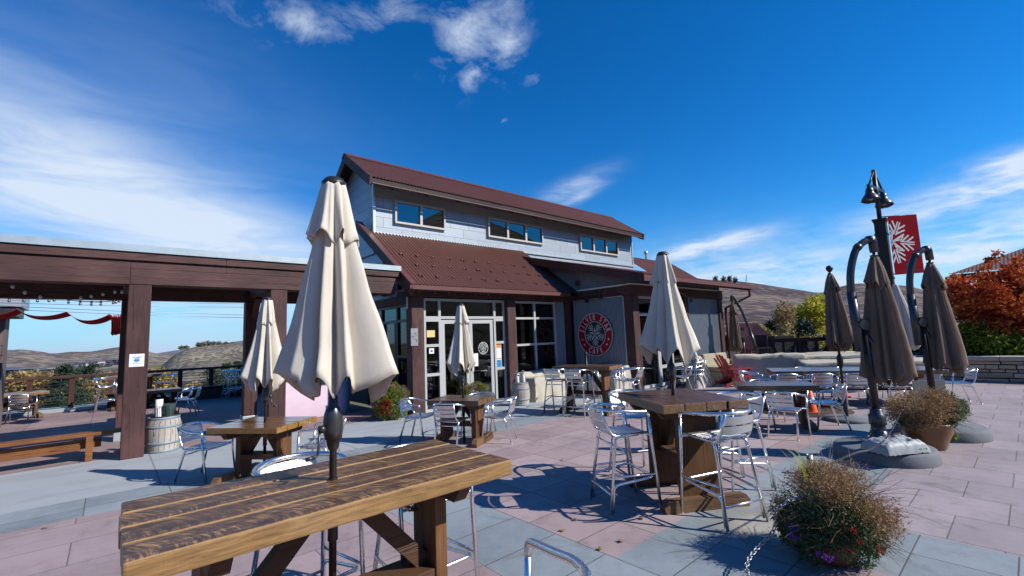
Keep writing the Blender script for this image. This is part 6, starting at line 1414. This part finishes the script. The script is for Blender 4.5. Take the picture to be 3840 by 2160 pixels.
spruce('spruce partly hidden behind the left cream umbrella', 598, 905, 1020, 37, 1.4, 6, 4000)
shrub('willow_bush', 'golden willow bush rising behind the railing beside the pergola post', [(385, 959, 0.86), (400, 952, 0.72), (365, 974, 1.15), (330, 979, 1.15), (300, 974, 0.94), (420, 979, 0.86), (350, 1004, 1.15), (310, 1009, 1.08), (400, 1009, 1.08), (270, 1009, 0.94), (440, 1009, 0.94), (370, 1029, 1.08), (470, 1024, 0.86), (285, 959, 0.58)], 40, [LEAF['wil'], LEAF['wil'], LEAF['wil']], 15000, .30, 61, dz=1.5)
shrub('autumn_bush', 'tan and yellow bushes behind the far left of the railing', [(20, 968, 0.79), (45, 963, 0.72), (70, 958, 0.72), (95, 960, 0.72), (120, 963, 0.72), (30, 993, 0.94), (70, 998, 0.94), (110, 1003, 0.94), (140, 983, 0.72), (15, 1023, 0.86), (60, 1033, 0.94), (100, 1038, 0.94), (150, 1023, 0.86)], 44, [LEAF['tan'], LEAF['wil'], LEAF['tan']], 11000, .28, 62, dz=2)
shrub('autumn_bush', 'yellow brown bushes behind the railing between the spruces', [(205, 984, 0.75), (235, 999, 0.9), (255, 979, 0.75), (215, 1019, 0.83), (250, 1024, 0.83), (185, 1014, 0.75), (510, 1004, 0.75), (490, 989, 0.68), (545, 1014, 0.75), (590, 999, 0.68)], 36, [LEAF['wil'], LEAF['tan'], LEAF['tan']], 9000, .26, 63, dz=1.5)
rgk = random.Random(14)
for i, (x, y, s) in enumerate(((455, 874, 2.0), (468, 873, 1.6), (500, 866, 2.6), (512, 865, 3.2), (524, 863, 3.0), (536, 863, 2.6), (552, 864, 3.0), (568, 864, 2.4), (585, 865, 2.6))):
    shrub('hilltop_bush', 'dark scrub bush on the crest of the near hill', [(x, y, s), (x+4, y+1, s*.7), (x-3, y+1, s*.7)], 600, [LEAF['spr'], LEAF['tan']], 260, 1.3, 300+i, 'scrub bushes on the hill crest', dz=2)
for i, (x, y) in enumerate(((1936, 775), (1820, 700), (1835, 699), (1850, 702), (1800, 700))):
    shrub('hilltop_bush', 'lone dark conifer on the right hillside' if i == 0 else 'dark scrub tuft on the crest of the right hill', [(x, y, 2.2 if i else 1.5), (x, y+5, 2.2)], 470 if i else 330, [LEAF['spr']], 260, 1.2, 330+i, None if i == 0 else 'scrub tufts on the right hill crest', dz=.5)
# ------------------------------------------------------------------ far houses on the left slope
M_HD = plain('house_dark', (.05, .05, .06), .7, 0, .3, .5); M_HL = plain('house_pale', (.42, .38, .33), .7, 0, .2, .5); M_HR = plain('house_roof_grey', (.10, .11, .14), .6, 0, .2, .5)
def house(label, px, py, dist, w, d, h, rz, wall, roof, group='distant houses on the slope', flat_roof=False, wins=3):
    p = onD(px, py, dist); t = thing('distant_house', label, 'house', (p.x, p.y, p.z-h*.5), rz, group)
    mb = MB(); mb.bb(-w/2, w/2, -d/2, d/2, -h, h); mb.build('wall', wall, t)
    mb = MB()
    if flat_roof: mb.bb(-w*.56, w*.56, -d*.6, d*.6, h+.0, h+.25)
    else: mb.prism([(-w*.56, -d*.6, h), (-w*.56, d*.6, h), (-w*.56, 0, h*1.75)], (1, 0, 0), w*1.12)
    mb.build('roof', roof, t)
    for k in range(wins): mb = MB(); x = -w/2 + (k+.5)*w/wins; mb.bb(x-.5, x+.5, -d/2-.06, -d/2, h*.1, h*.7); mb.build('window', M_HL if wall is M_HD else M_HD, t)
house('dark house with a low wide roof at the left end of the valley', 34, 934, 210, 7.5, 5, 1.0, YAW-.1, M_HD, M_HR)
house('small dark house with a grey roof right of the low wide one', 87, 934, 230, 5, 4, .85, YAW+.2, M_HD, M_HR)
house('pale flat roofed house in front of the dark ones', 118, 940, 240, 7, 4, .5, YAW, M_HL, M_HR, flat_roof=True)
house('brown house just left of the large spruce', 140, 930, 300, 8, 5, .9, YAW+.3, M_HD, M_HL, flat_roof=True)
rgv = random.Random(31)
for i in range(26):
    px = 198 + (i*37 % 102) + rgv.uniform(-3, 3); py = 920 - (px-198)*.11 + rgv.uniform(-5, 6)
    house('tiny dark house among many on the far slope' if i % 3 else 'tiny pale house among many on the far slope', px, py, 760, rgv.uniform(5, 9), 5, rgv.uniform(1.1, 1.8), rgv.uniform(-1, 1), M_HL if i % 3 == 0 else M_HD, M_HR, 'pale houses of the far village' if i % 3 == 0 else 'dark houses of the far village', wins=0)
house('white house glimpsed through the railing bars', 472, 990, 60, 3.0, 3, 1.0, YAW, M_HL, M_HD, wins=1)
# ------------------------------------------------------------------ air: thin even haze that turns the far range blue
t = NT('haze'); pv = t.n('VolumePrincipled'); pv.inputs['Color'].default_value = (.70, .82, 1, 1); pv.inputs['Density'].default_value = 0.9e-5; pv.inputs['Anisotropy'].default_value = .2
o = t.n('OutputMaterial'); lk(t.nt, pv.outputs[0], o.inputs['Volume'])
mb = MB(); mb.bb(-17000, 17000, -17000, 17000, -120, 640); tag(mb.build('haze', t.m), kind='stuff')
# ------------------------------------------------------------------ sun and sky
SUN = Vector((.545*.795, -.838*.795, .607)).normalized()
sl = bpy.data.lights.new('sun', 'SUN'); sl.energy = 4.4; sl.angle = R(.53); sl.color = (1.0, .955, .89)
so = bpy.data.objects.new('sun', sl); C.objects.link(so); so.rotation_mode = 'QUATERNION'; so.rotation_quaternion = SUN.to_track_quat('Z', 'Y'); so.location = (20, -30, 40)
w = bpy.data.worlds.new('World'); sc.world = w; w.use_nodes = True
t = NT('', w)
sky = t.n('TexSky', sky_type='NISHITA'); sky.sun_disc = False; sky.sun_elevation = math.asin(SUN.z); sky.sun_rotation = math.atan2(SUN.x, SUN.y); sky.altitude = 2000; sky.air_density = 1.0; sky.dust_density = .3; sky.ozone_density = 3.0
hs_ = t.n('HueSaturation'); hs_.inputs['Saturation'].default_value = 1.32; hs_.inputs['Value'].default_value = 1.0; hs_.inputs['Hue'].default_value = .505; lk(t.nt, sky.outputs[0], hs_.inputs['Color'])
tc = t.n('TexCoord'); gen = tc.outputs['Generated']
def vdot(v):
    o = t.n('VectorMath', operation='DOT_PRODUCT'); lk(t.nt, gen, o.inputs[0]); o.inputs[1].default_value = v; return o.outputs['Value']
def cloud_blob(px, py, ang, a, b, amt, sharp=1.0):
    """soft elliptical patch of sky around a direction; ang: tilt of its long axis, a,b: angular half sizes (rad)"""
    c = ray(px, py).normalized(); rt = c.cross(Vector((0, 0, 1))).normalized(); upv = rt.cross(c)
    u = rt*math.cos(ang) + upv*math.sin(ang); v = -rt*math.sin(ang) + upv*math.cos(ang)
    x = t.math('DIVIDE', vdot(u), a); y = t.math('DIVIDE', vdot(v), b)
    r2 = t.math('ADD', t.math('MULTIPLY', x, x), t.math('MULTIPLY', y, y))
    g = t.math('POWER', 2.718, t.math('MULTIPLY', r2, -1.0)); f = t.math('GREATER_THAN', vdot(c), 0)
    return t.math('MULTIPLY', t.math('MULTIPLY', g, f), amt)
def addall(l):
    s = l[0]
    for x in l[1:]: s = t.math('ADD', s, x)
    return s
mpn = t.n('Mapping'); lk(t.nt, gen, mpn.inputs[0]); mpn.inputs['Scale'].default_value = (1, 1, 1.6); mpn.inputs['Rotation'].default_value = (.2, .35, .4)
n1 = t.noise(mpn.outputs[0], 9, 10, .66, .35)
mp2 = t.n('Mapping'); lk(t.nt, gen, mp2.inputs[0]); mp2.inputs['Scale'].default_value = (1.2, 2.2, 5.5); mp2.inputs['Rotation'].default_value = (.25, -.15, .75)
n2 = t.noise(mp2.outputs[0], 3.2, 8, .62, .5)
puff = addall([cloud_blob(1170, 90, 1.0, .095, .050, .50), cloud_blob(1285, 105, 1.3, .075, .038, .46), cloud_blob(740, 40, -.25, .07, .03, .42), cloud_blob(960, 40, .3, .11, .035, .36), cloud_blob(1345, 200, 0, .03, .02, .45), cloud_blob(1275, 303, .1, .022, .010, .40), cloud_blob(640, 60, -.2, .12, .03, .2), cloud_blob(1190, 195, .9, .035, .02, .35)])
soft = addall([cloud_blob(140, 500, -.35, .38, .11, .62), cloud_blob(420, 565, -.25, .38, .075, .66), cloud_blob(120, 300, -.2, .3, .09, .20), cloud_blob(250, 150, -.1, .35, .12, .12), cloud_blob(480, 520, -.35, .3, .06, .35), cloud_blob(500, 800, 0, .9, .10, .40), cloud_blob(100, 800, 0, .5, .12, .3)])
streak = addall([cloud_blob(2470, 485, .12, .13, .022, .95), cloud_blob(2560, 405, .1, .06, .018, .8), cloud_blob(1810, 612, .12, .085, .014, .9), cloud_blob(1720, 635, .2, .05, .012, .5), cloud_blob(1840, 690, .08, .20, .030, .60), cloud_blob(2440, 625, .22, .14, .030, .52), cloud_blob(2130, 695, .05, .2, .03, .42), cloud_blob(1440, 470, .35, .075, .018, .42), cloud_blob(1455, 497, .4, .05, .010, .40), cloud_blob(1800, 660, 0, .2, .06, .22), cloud_blob(2560, 560, .3, .1, .03, .4)])
pcl = t.math('MINIMUM', puff, 1.0); pm_ = t.math('MULTIPLY', t.math('MINIMUM', t.math('MULTIPLY', puff, 1.5), .85), t.ramp(t.math('ADD', n1, t.math('MULTIPLY', t.math('SUBTRACT', pcl, .5), .55)), [(.33, 0), (.62, 1)]))
pm_ = t.math('MULTIPLY', pm_, 1.0)
sm_ = t.math('MULTIPLY', soft, t.math('ADD', .62, t.math('MULTIPLY', t.math('SUBTRACT', n2, .5), 1.5)))
mp3 = t.n('Mapping'); lk(t.nt, gen, mp3.inputs[0]); mp3.inputs['Scale'].default_value = (4, 4, 22); mp3.inputs['Rotation'].default_value = (.1, -.08, .3)
n3 = t.noise(mp3.outputs[0], 3.5, 8, .62, .4)
km_ = t.math('MULTIPLY', streak, t.math('ADD', .25, t.ramp(t.math('ADD', t.math('MULTIPLY', n2, .5), t.math('MULTIPLY', n3, .5)), [(.38, 0), (.60, 1.1)])))
cm = t.math('ADD', t.math('ADD', pm_, sm_), km_); cm = t.math('MINIMUM', t.math('MAXIMUM', cm, 0), .93)
sat = t.mix(1, hs_.outputs[0], (.0, 1.24, 1.46), 'MULTIPLY')
szz = t.n('SeparateXYZ'); lk(t.nt, gen, szz.inputs[0]); hzf = t.math('MULTIPLY', t.math('POWER', 2.718, t.math('MULTIPLY', t.math('MAXIMUM', szz.outputs[2], 0), -11.0)), .97)
sat = t.mix(hzf, sat, (3.7, 5.0, 7.4))
col = t.mix(cm, sat, (6.4, 7.3, 8.5))
bg = t.n('Background'); lk(t.nt, col, bg.inputs[0]); bg.inputs[1].default_value = .090
ow = t.n('OutputWorld'); lk(t.nt, bg.outputs[0], ow.inputs[0])
sc.view_settings.view_transform = 'Standard'; sc.view_settings.look = 'None'; sc.view_settings.gamma = 1; sc.view_settings.exposure = .36
sc.render.engine = 'CYCLES'; sc.cycles.use_denoising = True; sc.cycles.max_bounces = 8; sc.cycles.transparent_max_bounces = 12; sc.cycles.caustics_reflective = False; sc.cycles.caustics_refractive = False
